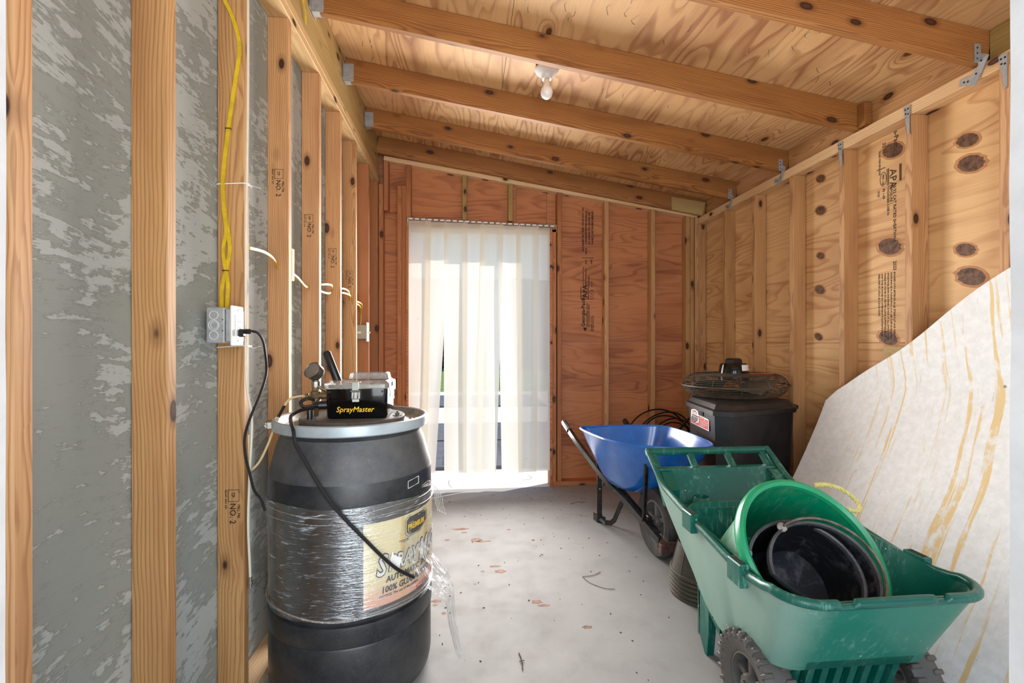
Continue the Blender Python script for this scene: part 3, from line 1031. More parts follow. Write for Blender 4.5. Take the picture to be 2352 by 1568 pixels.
bm = bmesh.new()
box(bm, -0.98, -0.515, 4.206, 4.22, 0.0, 3.03)
box(bm, 0.75, 2.22, 4.206, 4.22, 0.0, 2.60)
box(bm, -0.515, 0.75, 4.206, 4.22, 2.245, 2.90)
sd = done('wall_light_seal', bm, WHITEPAINT, wall_back)  # unseen layer added behind the back sheets to stop sky leaking through seams
bm = bmesh.new()
box(bm, 2.195, 2.21, 0.3, 4.22, 0.0, 2.53)
done('wall_light_seal', bm, WHITEPAINT, wall_right)  # same added light block behind the right wall sheets

# ---- rear doorway frame
door_1 = struct('door_1')
bm = bmesh.new()
box(bm, -0.512, -0.490, 4.085, 4.20, 0.0, 2.24, 0.002)
done('jamb', bm, PINE_RED, door_1)
bm = bmesh.new()
box(bm, 0.722, 0.744, 4.085, 4.20, 0.0, 2.236, 0.002)
done('jamb', bm, PINE_RED, door_1)
bm = bmesh.new()
box(bm, -0.49, 0.722, 4.10, 4.20, 2.215, 2.238, 0.002)
done('head_jamb', bm, PINE_TREAT, door_1)

# ---- front doorway jambs beside the camera
trim_1 = struct('trim_1')
bm = bmesh.new()
n_ = 40
for x0, x1 in ((-0.62, -0.440),):
    lo = []
    for i in range(n_ + 1):
        z = 2.4 * i / n_
        w = 0.003 * mnoise.noise(Vector((0.3, 0.1, z * 7)))
        lo.append([(x0, 0.42, z), (x1 + w, 0.42, z), (x1 + w, 0.50, z), (x0, 0.50, z)])
    loft(bm, lo)
done('jamb', bm, WHITEPAINT, trim_1)
trim_2 = struct('trim_2')
bm = bmesh.new()
lo = []
for i in range(n_ + 1):
    z = 2.4 * i / n_
    w = 0.003 * mnoise.noise(Vector((1.3, 0.1, z * 7)))
    lo.append([(0.636 + w, 0.42, z), (0.86, 0.42, z), (0.86, 0.50, z), (0.636 + w, 0.50, z)])
loft(bm, lo)
done('jamb', bm, WHITEPAINT, trim_2)

# ---- ceiling: roof sheets, rafters, hangers, ties, nails
ceiling = struct('ceiling')
ex = Vector((1, 0, -SL)).normalized()


def roof_sheet(x0, x1, y0, y1):
    c = Vector(((x0 + x1) / 2, (y0 + y1) / 2, roof((x0 + x1) / 2) + 0.006))
    M = frame(c, (0, 1, 0), -ex)
    if M.to_3x3().col[2].z < 0:
        M = frame(c, (0, 1, 0), ex)
    L = (x1 - x0) / ex.x
    bm_ = bmesh.new()
    box(bm_, -(y1 - y0) / 2 + .001, (y1 - y0) / 2 - .001, -L / 2 + .001, L / 2 - .001, -0.006, 0.006)
    return done('roof_sheet', bm_, PLY_CEIL, ceiling, M, world=False)


for (y0, y1, xs) in ((0.2, 1.768, (-0.95, 0.62, 1.84, 2.40)), (1.768, 4.25, (-0.95, 0.22, 1.44, 2.40))):
    for a, b in zip(xs, xs[1:]):
        roof_sheet(a, b, y0, y1)
bm = bmesh.new()
prism(bm, [(-0.98, roof(-0.98) + 0.016), (2.42, roof(2.42) + 0.016), (2.42, roof(2.42) + 0.03), (-0.98, roof(-0.98) + 0.03)], 'y', 0.15, 4.4)  # unseen cover added over the roof sheets to keep sky out of the joints
done('roof_light_seal', bm, HEDGE, ceiling)
up = Vector((SL, 0, 1)).normalized()
rafters = []
for y in raf_y + [4.062]:
    p0 = Vector((-0.735, y + 0.019, roof(-0.735))) - up * 0.071
    p1 = Vector((2.145, y + 0.019, roof(2.145))) - up * 0.071
    rafters.append(lumber('rafter', PINE_RAFTER, ceiling, p0, p1, 0.038, 0.140, (0, 1, 0)))
for y in raf_y:
    zb = roof(-0.72) - 0.142
    bm = bmesh.new()
    box(bm, -0.742, -0.685, y - 0.002, y + 0.0005, zb, zb + 0.105)
    box(bm, -0.742, -0.685, y + 0.0375, y + 0.040, zb, zb + 0.105)
    box(bm, -0.742, -0.685, y - 0.002, y + 0.040, zb - 0.003, zb - 0.0005)
    box(bm, -0.7425, -0.740, y - 0.030, y - 0.001, zb, zb + 0.11)
    box(bm, -0.7425, -0.740, y + 0.039, y + 0.068, zb, zb + 0.11)
    for i in range(3):
        lathe(bm, [(0, 0), (0.005, 0), (0.004, 0.003), (0, 0.003)], 6, Matrix.Translation((-0.70, y - 0.002, zb + 0.02 + 0.03 * i)) @ Matrix.Rotation(R(90), 4, 'X'))
    done('joist_hanger', bm, GALV, ceiling)
# twisted hurricane ties at the right end and the strap on each stud top
for y in raf_y[1:]:
    zb = 2.385
    if abs(y - 2.359) < 0.01:
        bm = bmesh.new()
        box(bm, 2.085, 2.125, y - 0.05, y - 0.002, 2.40, 2.52, 0.002)
        done('block', bm, PINE_RAFTER, ceiling)
        continue
    bm = bmesh.new()
    box(bm, 2.06, 2.088, y - 0.0035, y - 0.0012, zb + 0.01, zb + 0.085)
    prism(bm, [(y - 0.002, zb + 0.05), (y - 0.040, zb + 0.02), (y + 0.010, zb - 0.075), (y + 0.075, zb - 0.045), (y + 0.068, zb - 0.02), (y + 0.025, zb - 0.03), (y, zb)], 'x', 2.0795, 2.0825)
    holes = bmesh.new()
    for (a, b) in ((y - 0.012, zb + 0.012), (y + 0.008, zb - 0.03), (y + 0.04, zb - 0.045), (y + 0.055, zb - 0.04)):
        lathe(holes, [(0, 0), (0.0045, 0), (0.003, 0.0015), (0, 0.0015)], 6, Matrix.Translation((2.0795, a, b)) @ Matrix.Rotation(R(-90), 4, 'Y'))
    for i in range(3):
        lathe(holes, [(0, 0), (0.0045, 0), (0.003, 0.0015), (0, 0.0015)], 6, Matrix.Translation((2.072, y - 0.0035, zb + 0.025 + 0.022 * i)) @ Matrix.Rotation(R(90), 4, 'X'))
    t = done('hurricane_tie', bm, GALV, ceiling)
    o = done('nail_heads', holes, BLACKP, t)
    o['kind'] = 'stuff'
for y in right_y[2:5] + [right_y[1]]:
    bm = bmesh.new()
    prism(bm, [(y + 0.004, 2.375), (y + 0.036, 2.375), (y + 0.030, 2.34), (y + 0.014, 2.235), (y + 0.006, 2.245)], 'x', 2.0795, 2.0825)
    holes = bmesh.new()
    for (a, b) in ((y + 0.012, 2.36), (y + 0.026, 2.36), (y + 0.012, 2.335), (y + 0.024, 2.34)):
        lathe(holes, [(0, 0), (0.0045, 0), (0.003, 0.0015), (0, 0.0015)], 6, Matrix.Translation((2.0795, a, b)) @ Matrix.Rotation(R(-90), 4, 'Y'))
    t = done('stud_tie', bm, GALV, wall_right)
    o = done('nail_heads', holes, BLACKP, t)
    o['kind'] = 'stuff'
bm = bmesh.new()
for i in range(120):
    x = random.uniform(-0.6, 2.0)
    y = random.choice([0.55, 0.9, 1.45, 1.95, 2.1, 2.2, 2.55, 2.75, 2.9, 3.2, 3.4]) + random.uniform(-0.05, 0.05)
    z = roof(x)
    a, b = random.uniform(-0.6, 0.6), random.uniform(-0.6, 0.6)
    tube(bm, [(x, y, z + 0.002), (x + 0.012 * a, y + 0.012 * b, z - 0.018), (x + 0.03 * a, y + 0.03 * b, z - random.uniform(0.022, 0.03))], 0.0014, 5)
o = done('roofing_nails', bm, STEEL, ceiling)
o['kind'] = 'stuff'

# ------------------------------------------------------------------ outdoors
ground = struct('ground')
bm = bmesh.new()
box(bm, -14, 14, -12, 0.11, -0.16, -0.03)  # unseen pale ground, added to bounce daylight up onto the ceiling
done('front_bounce_ground', bm, APRON, ground)
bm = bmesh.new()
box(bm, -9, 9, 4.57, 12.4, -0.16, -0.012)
box(bm, -0.98, 2.33, 4.091, 4.565, -0.16, -0.002)  # sill of the floor's own concrete, its sunlit brightness put into a paler colour
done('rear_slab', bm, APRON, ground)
bm = bmesh.new()
box(bm, -40, 40, 12.41, 60, -0.2, -0.03)
done('lawn', bm, GRASS, ground)
for (y0, y1, x0, x1, lab) in ((4.76, 6.04, -1.5, 1.3, 'ribbed grey rubber mat nearest the rear doorway'), (6.07, 7.42, -1.5, 1.3, 'ribbed grey rubber mat butted behind the nearest mat'), (9.4, 11.4, -2.6, 1.6, 'grey rubber mat farthest out, near the grass')):
    bm = bmesh.new()
    box(bm, x0, x1, y0, y1, -0.011, 0.012)
    box(bm, x0, x1, y0 - 0.004, y0 + 0.03, -0.011, 0.022)
    nrib = 14 if y0 < 9 else 6
    for i in range(nrib):
        yy = y0 + 0.06 + (y1 - y0 - 0.1) * i / nrib
        for q in range(9):
            xa = x0 + (x1 - x0) * q / 9
            xb = x0 + (x1 - x0) * (q + 1) / 9
            ym = 0.05 if q % 2 else -0.05
            v = [bm.verts.new(c) for c in ((xa, yy - ym, 0.012), (xb, yy + ym, 0.012), (xb, yy + ym + 0.035, 0.024), (xa, yy - ym + 0.035, 0.024), (xa, yy - ym + 0.04, 0.012), (xb, yy + ym + 0.04, 0.012))]
            bm.faces.new(v[:4])
            bm.faces.new((v[3], v[2], v[5], v[4]))
    tag(done('rubber_mat', bm, MATRUB), lab, 'mat', 'rubber mats outside the rear door')
hedge = thing('hedge', 'dense green leafy hedge beyond the lawn behind the strip curtain', 'hedge', (0, 24.6, -0.03))
bm = bmesh.new()
for j in range(13):
    for i in range(41):
        x = -10 + 20 * i / 40
        z = 4.6 * j / 12
        bm.verts.new((x, 24.6 - 0.9 * math.sin(math.pi * min(1, j / 12)) + 0.5 * mnoise.noise(Vector((x, z, 0))), -0.03 + z))
bm.verts.ensure_lookup_table()
for j in range(12):
    for i in range(40):
        a = j * 41 + i
        bm.faces.new([bm.verts[k] for k in (a, a + 1, a + 42, a + 41)])
done('inner_mass', bm, HEDGE, hedge)
vv, ff = [], []
for i in range(7000):
    x, z = random.uniform(-6, 4), random.uniform(0.0, 4.5)
    c = Vector((x, 24.45 - 0.95 * math.sin(math.pi * z / 4.6) + random.uniform(-0.25, 0.25), z - 0.0))
    q = Matrix.Rotation(random.uniform(0, 6.28), 3, 'Y') @ Matrix.Rotation(random.uniform(-0.9, 0.9), 3, 'X')
    b = len(vv)
    for d in ((-0.05, 0, -0.02), (0.0, 0.01, -0.10), (0.05, 0, -0.02), (0, 0.012, 0.10)):
        vv.append(c - Vector((0, 24.6, -0.03)) + q @ Vector(d))
    ff.append((b, b + 1, b + 2, b + 3))
me = bpy.data.meshes.new('leaves')
me.from_pydata(vv, [], ff)
o = link('leaves', me, LEAF, hedge)
o['kind'] = 'stuff'

# ------------------------------------------------------------------ strip curtain
cur = thing('strip_curtain', 'cloudy white vinyl strip curtain hanging in the rear doorway', 'curtain', (0.11, 4.07, 0.0))


def rail_z(x):
    return 2.298 - 0.029 * (x + 0.505)


bm = bmesh.new()
Mr = Matrix.Translation((0.132, 4.088, rail_z(0.132))) @ Matrix.Rotation(math.atan(0.029), 4, 'Y')
box(bm, -0.638, 0.638, -0.005, 0.004, -0.017, 0.019, 0, Mr)
rail = done('mounting_rail', bm, RAILM, cur)
bm = bmesh.new()
for i in range(8 * 9):
    x = -0.50 + 1.268 * i / 72
    box(bm, x, x + 0.008, 4.079, 4.083, rail_z(x) - 0.024, rail_z(x) - 0.014)
done('lower_teeth', bm, PINE_PALE, cur)
for i in range(24):
    x = -0.490 + 0.0528 * i
    bm = bmesh.new()
    box(bm, x, x + 0.036, 4.0775, 4.082, rail_z(x) + 0.001, rail_z(x) + 0.013, 0.001)
    if i % 3 == 0:
        box(bm, x - 0.010, x - 0.005, 4.0775, 4.082, rail_z(x) - 0.022, rail_z(x) + 0.010)
    done('hook_plate', bm, WHITEP, cur)
for i in range(8):
    top0 = -0.500 + 0.1535 * i
    w = 0.200
    bl, br = [(-0.487, -0.335), (-0.385, -0.267), (-0.190, 0.000), (-0.030, 0.125), (0.085, 0.250), (0.300, 0.480), (0.440, 0.600), (0.560, 0.718)][i]
    wb = br - bl
    drift = (bl + br) / 2 - (top0 + w / 2)
    y0 = 4.066 + (0.008 if i % 2 else -0.004)
    bm = bmesh.new()
    nx, nz = 8, 26
    rows = []
    for j in range(nz + 1):
        t = j / nz
        z = rail_z(top0 + w / 2) - 0.012 - (rail_z(top0) - 0.012 - 0.145 - 0.004 * (i % 3)) * t
        ww = w + (wb - w) * t ** 1.15
        xc = top0 + w / 2 + drift * t ** 1.15 + 0.006 * math.sin(3.1 * t + i) * t * (1 - t)
        tw = 0.02 * math.sin(i * 2.3) * t
        row = []
        for k in range(nx + 1):
            s = k / nx - 0.5
            xx = min(0.718, max(-0.487, xc + s * ww))
            row.append(bm.verts.new((xx, y0 + 0.010 * (s * 2) ** 2 * (1 if i % 2 else -1) * (0.4 + t) * 0.6 + tw * s + 0.004 * math.sin(5 * t + i), z)))
        rows.append(row)
    for A, B in zip(rows, rows[1:]):
        for k in range(nx):
            bm.faces.new((A[k], A[k + 1], B[k + 1], B[k]))
    done('vinyl_strip', bm, VINYL, cur, smooth=True)

# ------------------------------------------------------------------ ceiling bulb
bx, by = 0.448, 2.64
bz = roof(bx)
lamp = thing('ceiling_light', 'white porcelain lampholder with a bare frosted bulb between rafters', 'light', (bx, by, bz - 0.001))
bm = bmesh.new()
Mt = Matrix.Translation((bx, by - 0.012, bz - 0.0025)) @ Matrix.Rotation(math.atan(SL), 4, 'Y')
box(bm, -0.062, 0.062, -0.045, 0.052, -0.0015, 0.0015, 0, Mt)  # flat dark plate, the shade of the cut hole put into its colour
done('dark_cutout', bm, DARKHOLE, lamp)
bm = bmesh.new()
LS = Matrix.Translation((bx, by, bz)) @ Matrix.Scale(1.2, 4)
lathe(bm, [(0, -0.004), (0.054, -0.004), (0.056, -0.014), (0.048, -0.026), (0.030, -0.036), (0.024, -0.046), (0.022, -0.056), (0.0, -0.056)], 32, LS)
done('lampholder', bm, PORCELAIN, lamp, smooth=True)
bm = bmesh.new()
lathe(bm, [(0.0, -0.060), (0.0135, -0.060), (0.0135, -0.082), (0.0165, -0.090), (0.024, -0.099), (0.0285, -0.112), (0.0285, -0.122), (0.023, -0.136), (0.012, -0.145), (0, -0.148)], 28, LS)
bulb = done('bulb', bm, BULBGLASS, lamp, smooth=True)
bm = bmesh.new()
lathe(bm, [(0.0145, -0.060), (0.0148, -0.083), (0.0138, -0.083), (0.0138, -0.060)], 20, LS)
done('bulb_collar', bm, CREAM, bulb)
for s in (-1, 1):
    bm = bmesh.new()
    lathe(bm, [(0, -0.034), (0.004, -0.034), (0.003, -0.036), (0, -0.036)], 8, Matrix.Translation((bx + 0.034 * s, by - 0.022, bz + 0.004)))
    done('screw', bm, BRASS, lamp)

# ------------------------------------------------------------------ wiring on the left wall
ob = thing('outlet_box', 'galvanised steel outlet box with white cover on the third left stud', 'outlet', (-0.77, 1.62, 1.25))
bm = bmesh.new()
box(bm, -0.812, -0.758, 1.568, 1.672, 1.250, 1.363, 0.003)
done('metal_box', bm, GALV, ob)
for z in (1.275, 1.3065, 1.338):
    bm = bmesh.new()
    t_ = [R(18 * i) for i in range(20)]
    rr = 0.013 if abs(z - 1.3065) > 0.01 else 0.0155
    tube(bm, [(-0.7885 + rr * math.cos(t), 1.5675, z + rr * math.sin(t)) for t in t_], 0.0011, 5, closed=True)
    if rr > 0.014:
        tube(bm, [(-0.787 + 0.011 * math.cos(t), 1.5675, z + 0.0005 + 0.011 * math.sin(t)) for t in t_], 0.0008, 5, closed=True)
    done('knockout', bm, plain('knockout_edge', (222, 226, 230), 0.4, var=0.05), ob)
bm = bmesh.new()
for z in (1.289, 1.324):
    lathe(bm, [(0, 0), (0.0022, 0), (0, 0.0006)], 8, Matrix.Translation((-0.7625, 1.5678, z)) @ Matrix.Rotation(R(90), 4, 'X'))
o = done('screw_holes', bm, DARKHOLE, ob)
o['kind'] = 'stuff'
bm = bmesh.new()
box(bm, -0.757, -0.743, 1.574, 1.668, 1.255, 1.358, 0.002)
done('mud_ring', bm, GALV, ob)
bm = bmesh.new()
box(bm, -0.742, -0.735, 1.570, 1.648, 1.242, 1.370, 0.003)
pl = done('cover_plate', bm, WHITEP, ob)
bm = bmesh.new()
box(bm, -0.7355, -0.732, 1.592, 1.626, 1.272, 1.341, 0.001)
done('receptacle', bm, WHITEP, ob)
bm = bmesh.new()
for z in (1.315, 1.295):
    box(bm, -0.7322, -0.7316, 1.600, 1.602, z, z + 0.010)
    box(bm, -0.7322, -0.7316, 1.615, 1.617, z, z + 0.008)
for z in (1.258, 1.356):
    lathe(bm, [(0, 0), (0.003, 0), (0, 0.001)], 8, Matrix.Translation((-0.7350, 1.609, z)) @ Matrix.Rotation(R(90), 4, 'Y'))
o = done('slots', bm, DARKHOLE, ob)
o['kind'] = 'stuff'

pc = thing('power_cord', 'black power cord plugged into the steel outlet box, drooping behind the drum', 'cord', (-0.735, 1.62, 1.28))
bm = bmesh.new()
box(bm, -0.7315, -0.715, 1.598, 1.622, 1.270, 1.296, 0.004)
box(bm, -0.717, -0.694, 1.602, 1.618, 1.280, 1.296, 0.004)
done('plug', bm, BLACKP, pc)
cord = [(-0.694, 1.610, 1.289), (-0.676, 1.612, 1.284), (-0.664, 1.62, 1.262), (-0.660, 1.63, 1.225), (-0.668, 1.66, 1.15), (-0.690, 1.66, 1.075), (-0.716, 1.65, 1.00), (-0.730, 1.645, 0.94), (-0.726, 1.64, 0.88), (-0.712, 1.64, 0.82), (-0.695, 1.63, 0.77), (-0.672, 1.625, 0.74), (-0.66, 1.63, 0.70)]
bm = bmesh.new()
tube(bm, smoothpath(cord, 6), 0.0042, 8)
done('cord', bm, BLACKCORD, pc, smooth=True)

yc = thing('yellow_cable', 'yellow electrical cable running down the near face of the third left stud', 'cable', (-0.79, 1.665, 1.37))


def flatcable(pts, parent, mat=YELLOW, w=0.011, h=0.005, up=(0, -1, 0), name='cable_run'):
    b = bmesh.new()
    tube(b, smoothpath(pts, 6), 0, flat=(w, h), up=up)
    return done(name, b, mat, parent)


Yn = 1.670 - 0.0035
flatcable([(-0.830, Yn, 2.50), (-0.804, Yn, 2.397), (-0.779, Yn, 2.34), (-0.757, Yn, 2.254), (-0.760, Yn, 2.19), (-0.772, Yn, 2.107), (-0.794, Yn, 1.946), (-0.809, Yn, 1.785), (-0.801, Yn, 1.669), (-0.793, Yn, 1.626), (-0.787, Yn, 1.57), (-0.791, Yn, 1.53), (-0.800, Yn, 1.487), (-0.811, Yn, 1.436), (-0.812, Yn, 1.385), (-0.812, Yn, 1.36)], yc, w=0.012)
flatcable([(-0.805, Yn - .004, 1.70), (-0.797, Yn - .004, 1.626), (-0.806, Yn - .003, 1.565), (-0.803, Yn - .003, 1.52), (-0.797, Yn - .003, 1.487), (-0.791, Yn - .003, 1.44), (-0.794, Yn - .003, 1.39), (-0.795, Yn - .003, 1.36)], yc)
for (x, z) in ((-0.791, 1.965), (-0.800, 1.492)):
    bm = bmesh.new()
    tube(bm, [(x - 0.008, 1.668, z), (x - 0.008, 1.660, z), (x + 0.008, 1.660, z), (x + 0.008, 1.668, z)], 0.0014, 6)
    done('staple', bm, BLACKP, yc)
wc = thing('white_cable', 'white cable hanging along the front edge of the third left stud', 'cable', (-0.737, 1.68, 0.42))
bm = bmesh.new()
tube(bm, smoothpath([(-0.737, 1.682, 2.70), (-0.737, 1.684, 2.117), (-0.736, 1.668, 1.582), (-0.736, 1.668, 1.145), (-0.726, 1.687, 0.996), (-0.730, 1.681, 0.821), (-0.733, 1.676, 0.646), (-0.730, 1.681, 0.500), (-0.730, 1.684, 0.455)], 8), 0.0042, 8)
done('cable_run', bm, CREAM, wc, smooth=True)
bm = bmesh.new()
lathe(bm, [(0, 0.46), (0.0055, 0.46), (0.0055, 0.447), (0.0075, 0.445), (0.0075, 0.435), (0.0060, 0.433), (0.0060, 0.422), (0.002, 0.420), (0.0012, 0.405), (0, 0.405)], 10, Matrix.Translation((-0.730, 1.684, 0)))
done('connector', bm, CHROME, wc)
for (z, lab) in ((1.782, 'white cable tie around the third left stud, upper one'), (1.238, 'white cable tie around the third left stud below the outlet box')):
    ct = thing('cable_tie', lab, 'cable tie', (-0.737, 1.668, z), 'cable ties on the third stud')
    bm = bmesh.new()
    tube(bm, [(-0.830, 1.7085, z - 0.002), (-0.834, 1.690, z - 0.002), (-0.829, 1.6675, z - 0.002), (-0.745, 1.6675, z + 0.004), (-0.7315, 1.672, z + 0.003), (-0.7315, 1.700, z + 0.002), (-0.741, 1.7105, z)], 0, flat=(0.0035, 0.0015), up=(0, -1, 0))
    tube(bm, [(-0.731, 1.676, z + 0.002), (-0.712, 1.672, z - 0.005), (-0.690, 1.668, z - 0.012 if z > 1.5 else z + 0.002)], 0, flat=(0.0035, 0.0012), up=(0, 0, 1))
    done('tie_strap', bm, WHITEP, ct)
    bm = bmesh.new()
    box(bm, -0.735, -0.729, 1.671, 1.679, z - 0.002, z + 0.006, 0.001)
    done('tie_head', bm, WHITEP, ct)

rc = thing('yellow_cable', 'slack yellow cable threaded through holes in the left studs', 'cable', (-0.77, 2.7, 1.5))
runs = [[(-0.745, 1.715, 1.578), (-0.753, 1.85, 1.590), (-0.770, 1.98, 1.588), (-0.788, 2.078, 1.566)],
        [(-0.780, 2.115, 1.575), (-0.765, 2.23, 1.55), (-0.775, 2.37, 1.525), (-0.790, 2.484, 1.534)],
        [(-0.785, 2.520, 1.545), (-0.755, 2.60, 1.562), (-0.755, 2.75, 1.575), (-0.792, 2.892, 1.560)],
        [(-0.785, 2.520, 1.540), (-0.770, 2.60, 1.525), (-0.772, 2.75, 1.530), (-0.795, 2.892, 1.556)],
        [(-0.792, 2.927, 1.556), (-0.755, 3.02, 1.560), (-0.755, 3.18, 1.560), (-0.790, 3.298, 1.543)],
        [(-0.792, 2.927, 1.560), (-0.765, 3.02, 1.588), (-0.765, 3.18, 1.585), (-0.790, 3.298, 1.550)],
        [(-0.790, 3.333, 1.545), (-0.760, 3.45, 1.540), (-0.770, 3.60, 1.530), (-0.793, 3.690, 1.49), (-0.797, 3.694, 1.44), (-0.803, 3.694, 1.384)],
        [(-0.790, 3.333, 1.540), (-0.768, 3.45, 1.525), (-0.780, 3.60, 1.512), (-0.801, 3.690, 1.47), (-0.800, 3.694, 1.42), (-0.806, 3.694, 1.384)]]
for r_ in runs:
    flatcable(r_, rc, w=0.010, h=0.0045, up=(1, 0, 0))
lc = tag(flatcable([(-0.733, 2.22, 2.86), (-0.735, 2.23, 2.80), (-0.735, 2.25, 2.76), (-0.738, 2.27, 2.72)], None, name='yellow_cable', up=(1, 0, 0)), 'short end of yellow cable against the ledger under the nearest joist hanger', 'cable')

sb = thing('switch_box', 'grey switch box with white plate on the seventh left stud', 'switch', (-0.79, 3.66, 1.283))
bm = bmesh.new()
box(bm, -0.830, -0.745, 3.628, 3.7015, 1.283, 1.386, 0.003)
done('box_body', bm, GREYBOX, sb)
bm = bmesh.new()
box(bm, -0.744, -0.737, 3.612, 3.690, 1.262, 1.406, 0.002)
done('cover_plate', bm, WHITEP, sb)
bm = bmesh.new()
box(bm, -0.737, -0.722, 3.648, 3.656, 1.324, 1.336, 0.001)
done('toggle', bm, WHITEP, sb)
bm = bmesh.new()
box(bm, -0.812, -0.785, 3.6265, 3.6285, 1.322, 1.338, 0, )
done('sticker', bm, WHITEINK, sb)

# ------------------------------------------------------------------ black spray drum
DX, DY = -0.437, 1.890
TD = Matrix.Translation((DX, DY, 0))
drum = thing('plastic_drum', 'tall black plastic drum wrapped in clear film with a paper label', 'drum', (DX, DY, 0))


def lath(name, prof, mat, parent, seg=56, T=TD, smooth=True):
    b = bmesh.new()
    lathe(b, prof, seg, T)
    return done(name, b, mat, parent, smooth=smooth)


lath('base', [(0, 0.0), (0.245, 0.0), (0.272, 0.010), (0.290, 0.035), (0.2955, 0.07), (0.2955, 0.240), (0.2925, 0.246), (0.2985, 0.254), (0.2995, 0.308), (0.297, 0.318), (0.288, 0.322), (0.287, 0.322)], DRUMP, drum)
lath('body', [(0.287, 0.310), (0.289, 0.335), (0.291, 0.45), (0.295, 0.62), (0.297, 0.70), (0.297, 0.775), (0.295, 0.782)], DRUMP, drum)
sh = lath('shoulder', [(0.295, 0.782), (0.291, 0.80), (0.268, 0.885), (0.257, 0.912), (0.256, 0.918)], DRUMDUST, drum)
lath('neck', [(0.256, 0.918), (0.260, 0.925), (0.262, 0.945)], DRUMP, drum)
ring = lath('clamp_ring', [(0.272, 0.938), (0.279, 0.936), (0.284, 0.940), (0.285, 0.962), (0.282, 0.972), (0.274, 0.975), (0.268, 0.972), (0.270, 0.966)], RINGM, drum)
ring['label'] = 'grey galvanised clamp ring'
bm = bmesh.new()
A_ = R(196)
Ml = Matrix.Translation((DX, DY, 0.955)) @ Matrix.Rotation(A_, 4, 'Z')
box(bm, 0.280, 0.298, -0.030, 0.030, -0.014, 0.012, 0.002, Ml)
box(bm, 0.296, 0.306, -0.022, -0.008, -0.012, 0.010, 0.002, Ml)
box(bm, 0.296, 0.306, 0.008, 0.022, -0.012, 0.010, 0.002, Ml)
tube(bm, [Ml @ Vector(p) for p in ((0.303, -0.03, 0.0), (0.303, 0.034, 0.0))], 0.003, 8)
done('clamp_bolt', bm, STEEL, ring)
lid = lath('lid', [(0, 0.950), (0.20, 0.950), (0.215, 0.948), (0.222, 0.952), (0.230, 0.946), (0.240, 0.952), (0.250, 0.946), (0.258, 0.956), (0.268, 0.970), (0.270, 0.972)], STEEL, drum)
plate = lath('mount_plate', [(0.0, 0.951), (0.190, 0.951), (0.194, 0.955), (0.194, 0.968), (0.190, 0.972), (0.0, 0.972)], GREYPLATE, drum)
for (a, r_) in ((-8, 0.172), (-128, 0.172), (100, 0.172), (55, 0.172)):
    bm = bmesh.new()
    c_ = Matrix.Translation((DX + r_ * math.cos(R(a)), DY + r_ * math.sin(R(a)), 0.972))
    lathe(bm, [(0, 0), (0.018, 0), (0.018, 0.002), (0.008, 0.002), (0.008, 0.010), (0.0045, 0.010), (0.0045, 0.017), (0, 0.017)], 6, c_)
    done('bolt', bm, GREYPLATE, plate)


def cyl(a, z, r=0.2985):
    return Vector((DX + r * math.cos(R(a)), DY + r * math.sin(R(a)), z))


# paper label, bottom follows the drum
LA0, LA1 = -71.0, 12.0


def patch(name, a0, a1, z0, z1, r, mat, parent, n=28, topdip=0.0):
    b = bmesh.new()
    A, B, C, D = [], [], [], []
    for i in range(n + 1):
        a = a0 + (a1 - a0) * i / n
        A.append(b.verts.new(cyl(a, z0, r)))
        B.append(b.verts.new(cyl(a, z1 - topdip * i / n, r)))
        C.append(b.verts.new(cyl(a, z0, r - 0.0008)))
        D.append(b.verts.new(cyl(a, z1 - topdip * i / n, r - 0.0008)))
    for i in range(n):
        b.faces.new((A[i], A[i + 1], B[i + 1], B[i]))
        b.faces.new((C[i], D[i], D[i + 1], C[i + 1]))
        b.faces.new((B[i], B[i + 1], D[i + 1], D[i]))
        b.faces.new((A[i], C[i], C[i + 1], A[i + 1]))
    b.faces.new((A[0], B[0], D[0], C[0]))
    b.faces.new((A[n], C[n], D[n], B[n]))
    return done(name, b, mat, parent)


lab = patch('label', LA0, LA1, 0.366, 0.648, 0.2978, LABEL, drum)
LR = 0.2985


def bend(dr, sx=1.0, x0=0.0):
    def f(c):
        a = LA0 + math.degrees((x0 + (c.x - x0) * sx) / LR)
        p = cyl(a, c.y, LR + dr + c.z)
        return p - Vector((DX, DY, 0))
    return f


patch('red_band', LA0 + 40, LA1, 0.3665, 0.380, 0.2984, plain('orange_band', (226, 92, 62), 0.5, var=0.15, scale=20), lab)
SM = [('S', 0.040, 0.468, 0.098), ('PRAY', 0.098, 0.476, 0.072), ('M', 0.285, 0.468, 0.098), ('ASTER', 0.370, 0.476, 0.072)]
lettering('lettering_outline', SM, INK, lab, None, bold=0.055, shear=0.25, bend=bend(0.0006, 0.74, 0.04))
lettering('lettering_white', SM, WHITEINK, lab, None, bold=0.015, shear=0.25, bend=bend(0.0020, 0.74, 0.04))
lettering('lettering', [('AUTOMATIC SPRAY', 0.077, 0.440, 0.028), ('100% GUARANTEED', 0.058, 0.407, 0.029)], INK, lab, None, bold=0.022, shear=0.1, bend=bend(0.0008, 0.92, 0.06))
o = lettering('small_lettering', [('NOTICE: The use of this product', 0.052, 0.392, 0.012), ('\u201cYOUR', 0.125, 0.556, 0.014)], INKSOFT, lab, None, bend=bend(0.0008))
o['kind'] = 'stuff'
bm = bmesh.new()
hexo = [(0.158, 0.585), (0.172, 0.573), (0.225, 0.573), (0.272, 0.595), (0.272, 0.626), (0.258, 0.636), (0.172, 0.636), (0.158, 0.624)]
prism(bm, hexo, 'z', 0.0, 0.0005)
bmesh.ops.triangulate(bm, faces=bm.faces)
bmesh.ops.subdivide_edges(bm, edges=bm.edges, cuts=3)
for v in bm.verts:
    v.co = bend(0.0006)(v.co)
done('badge', bm, INK, lab, None, world=False)
bm = bmesh.new()
